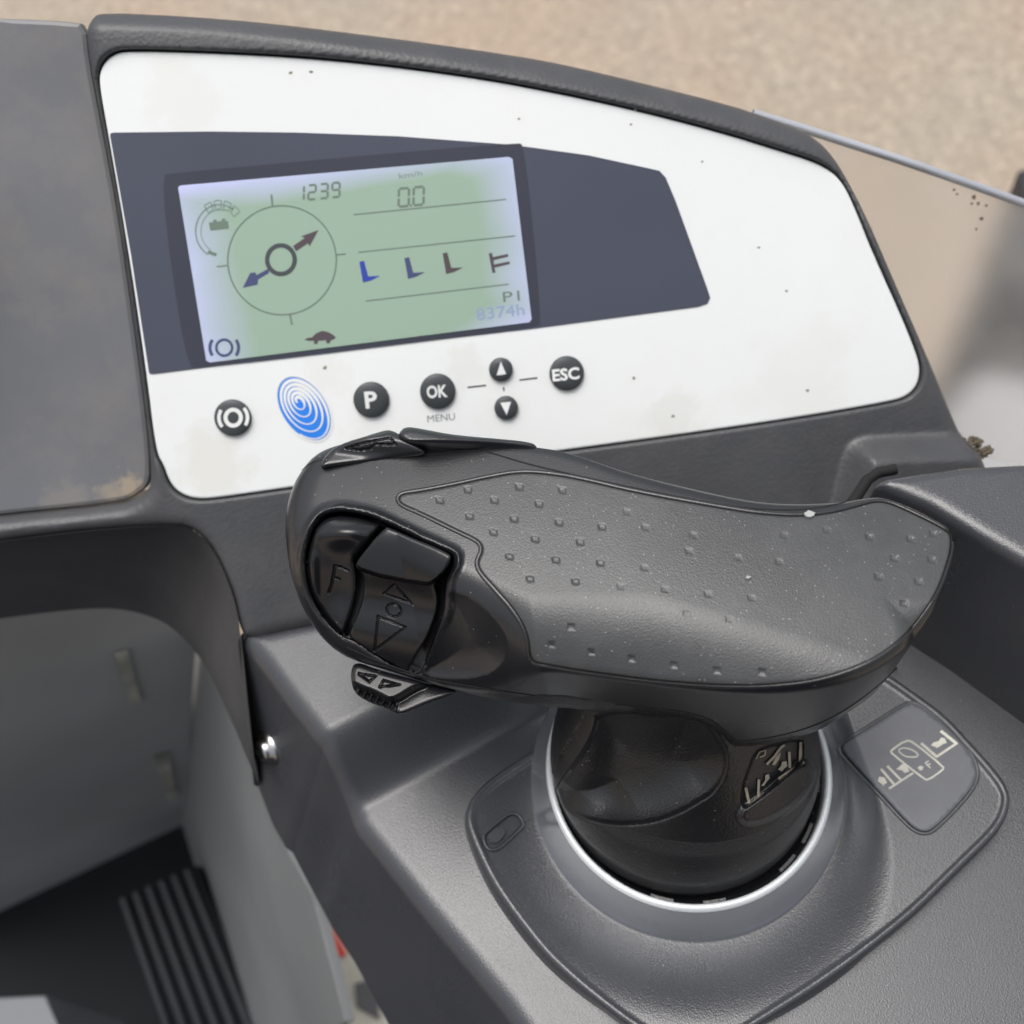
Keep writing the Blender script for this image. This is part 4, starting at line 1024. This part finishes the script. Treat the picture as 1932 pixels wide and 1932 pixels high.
rs = np.random.RandomState(3)
dc = thing('dirt_clump', 'small clump of brown debris at the foot of the clear shield', 'debris', tuple(ppx([(1825, 832)], .003)[0]))
for k in range(16):
    c = ppx([(1812 + rs.rand() * 50, 822 + rs.rand() * 10 + k * 2.2)], .004)[0]; r = .0004 + .0009 * rs.rand()
    link('crumb', blob('crumb', c, (r * 1.4, r, r * .7), None, .35, k), M['crumb'] if 'crumb' in M else M.setdefault('crumb', plastic('brown_crumb', (.15, .115, .07), .9, spec=.1)), dc)

# ================================================================== FOOTWELL
def quad(name, pts, mat, parent=None, t=.004):
    P = np.array([hitz([p[:2]], p[2])[0] for p in pts[:3]]); nn = np.cross(P[1] - P[0], P[2] - P[0]); nn /= np.linalg.norm(nn)
    P = np.vstack([P, hitplane([p[:2] for p in pts[3:]], P[0], nn)])
    if nn @ (CAM - P[0]) < 0: nn = -nn
    return link(name, prism(name, P, nn, t, .001), mat, parent)
FZ = -.52
bk = quad('bulkhead', [(-150, 1790, FZ), (352, 1552, FZ), (372, 1200, -.20), (340, 1095, -.2), (-150, 1090, -.2)], plastic('bulkhead_shade_lifted_grey', (.33, .345, .35), .5, mottle=.12, dust=.2, dustcol=(.3, .3, .28), mscale=8)); tag(bk, 'grey painted steel bulkhead of the foot well below the dashboard', 'bulkhead')  # same grey as the side wall, lightened in colour to offset the shade
sw = quad('side_wall', [(340, 1545, FZ), (500, 2050, FZ), (652, 1930, -.20), (618, 1800, -.20), (588, 1685, -.20), (540, 1600, -.18), (482, 1465, -.16), (430, 1300, -.18), (390, 1180, -.2), (300, 1100, -.2), (185, 1095, -.22), (200, 1150, -.22)], M['greymetal']); tag(sw, 'grey painted steel side wall of the foot well beside the console', 'side wall')
q = np.array([(-1.3, -1.8, FZ - .004), (.40, -1.8, FZ - .004), (.40, .10, FZ - .004), (-1.3, .10, FZ - .004)])  # unseen reach beyond the foot well added to block brown ground reflections
q[2:, 1] = hitz([(360, 1530)], FZ)[0][1] + .06
fm = link('floor_mat', prism('floor_mat', q, (0, 0, 1), .01, .002), M['mat']); tag(fm, 'black floor mat in the foot well under the pedal, widened out of view to cut ground reflections', 'floor mat')
pd = thing('pedal', 'black ribbed accelerator pedal on the foot well floor', 'pedal', tuple(hitz([(350, 1750)], FZ)[0]))
P4 = [(222, 1700, FZ + .06), (372, 1634, FZ + .06), (525, 2010, FZ + .03), (345, 2060, FZ + .03)]
quad('pedal_plate', P4, M['mat'], pd, .012)
PP = np.array([hitz([p[:2]], p[2])[0] for p in P4]); nn = np.cross(PP[1] - PP[0], PP[2] - PP[0]); nn /= np.linalg.norm(nn); nn *= np.sign(nn @ (CAM - PP[0]))
for k in range(6):
    u0, u1 = .05 + k * .16, .05 + k * .16 + .075
    A0, A1, B1, B0_ = PP[0] * (1 - u0) + PP[1] * u0, PP[0] * (1 - u1) + PP[1] * u1, PP[3] * (1 - u1) + PP[2] * u1, PP[3] * (1 - u0) + PP[2] * u0
    link('pedal_rib', prism('pedal_rib', np.array([A0, A1, B1, B0_]) + nn * .006, nn, .006, .0015), M['rubberribs'], pd)
S0, S1, S2 = [hitz([p[:2]], p[2])[0] for p in ((-150, 1790, FZ), (352, 1552, FZ), (372, 1200, -.20))]
sn_ = np.cross(S1 - S0, S2 - S0); sn_ /= np.linalg.norm(sn_); sn_ *= np.sign(sn_ @ (CAM - S0))
for pts, lb in (([(218, 1236), (242, 1230), (268, 1325), (246, 1330)], 'pale worn sticker strip, upper of two on the foot well wall'), ([(292, 1430), (318, 1424), (336, 1504), (318, 1510)], 'pale worn sticker strip, lower of two on the foot well wall')):
    o = link('sticker', prism('sticker', hitplane(pts, S0 + sn_ * .002, sn_), sn_, .001, .0002), plastic('worn_sticker', (.36, .36, .31), .6, mottle=.4, mscale=40)); tag(o, lb, 'sticker', 'sticker strips on the foot well wall')
o = quad('floor_box', [(-60, 1885, -.3), (85, 1878, -.3), (120, 1960, -.3), (-60, 1980, -.3)], plastic('grey_box', (.13, .137, .15), .5), None, .1); tag(o, 'light grey box corner at the bottom left', 'box')
# banded tape roll / warning panel seen in the slit beside the console wall
wp = quad('warning_plate', [(560, 1640, -.45), (700, 1820, -.45), (800, 2000, -.45), (620, 2020, -.45), (580, 1800, -.45)], plastic('cream_plate', (.62, .58, .48), .5, mottle=.3, mscale=30))
tag(wp, 'cream and red warning plate glimpsed below the console wall', 'warning plate')
quad('red_stripe', [(592, 1700, -.448), (606, 1716, -.448), (655, 1800, -.448), (638, 1806, -.448), (612, 1760, -.448)], plastic('red_stripe', (.75, .06, .04), .5), wp, .001)
quad('grey_stripe', [(690, 1850, -.448), (712, 1880, -.448), (716, 1925, -.448), (672, 1900, -.448), (668, 1855, -.448)], plastic('grey_stripe', (.12, .12, .12), .5), wp, .001)

# unseen padded block, added behind the camera to shade the faces turned to it
def f_bk(P):
    q = np.abs(P - [-.02, -.44, .02]) - [.15, .05, .46]; return np.linalg.norm(np.maximum(q + .04, 0), axis=1) + np.minimum(np.max(q + .04, axis=1), 0) - .04
br = link('shade_block', surfnet('shade_block', f_bk, (-.21, -.52, -.48), (.17, -.36, .52), .012), M['mat']); tag(br, 'unseen black padded block added behind the camera to shade the lever and console', 'shade_block')

# ================================================================== GROUND
def groundmat():
    m, nt, b = newmat('beige_gravel'); L = nt.links.new
    tc = N(nt, 'ShaderNodeTexCoord')
    n1 = N(nt, 'ShaderNodeTexNoise'); n1.inputs['Scale'].default_value = 2.2; n1.inputs['Detail'].default_value = 5; L(tc.outputs['Object'], n1.inputs['Vector'])
    c1 = N(nt, 'ShaderNodeValToRGB'); e = c1.color_ramp.elements
    e[0].position = .38; e[0].color = (.335, .265, .203, 1); e[1].position = .62; e[1].color = (.32, .272, .215, 1); L(n1.outputs['Fac'], c1.inputs[0])
    v = N(nt, 'ShaderNodeTexVoronoi'); v.inputs['Scale'].default_value = 170; L(tc.outputs['Object'], v.inputs['Vector'])
    mr = N(nt, 'ShaderNodeSeparateColor'); L(v.outputs['Color'], mr.inputs[0])
    pw_ = N(nt, 'ShaderNodeMath', operation='POWER'); pw_.inputs[1].default_value = 7; L(mr.outputs[0], pw_.inputs[0])
    m3 = N(nt, 'ShaderNodeMapRange'); m3.inputs[3].default_value = .95; m3.inputs[4].default_value = 1.45; L(pw_.outputs[0], m3.inputs[0])
    sc_ = N(nt, 'ShaderNodeVectorMath', operation='SCALE'); L(c1.outputs[0], sc_.inputs[0]); L(m3.outputs[0], sc_.inputs['Scale'])
    n2 = N(nt, 'ShaderNodeTexNoise'); n2.inputs['Scale'].default_value = 45; n2.inputs['Detail'].default_value = 6; n2.inputs['Roughness'].default_value = .7; L(tc.outputs['Object'], n2.inputs['Vector'])
    m4 = N(nt, 'ShaderNodeMapRange'); m4.inputs[1].default_value = .3; m4.inputs[2].default_value = .7; m4.inputs[3].default_value = .78; m4.inputs[4].default_value = 1.22; L(n2.outputs['Fac'], m4.inputs[0])
    s2 = N(nt, 'ShaderNodeVectorMath', operation='SCALE'); L(sc_.outputs[0], s2.inputs[0]); L(m4.outputs[0], s2.inputs['Scale'])
    L(s2.outputs[0], b.inputs['Base Color']); b.inputs['Roughness'].default_value = .9
    return m
gr = link('ground', pymesh('ground', [(-60, -60, GZ), (60, -60, GZ), (60, 60, GZ), (-60, 60, GZ)], [(0, 1, 2, 3)]), groundmat()); gr['kind'] = 'structure'
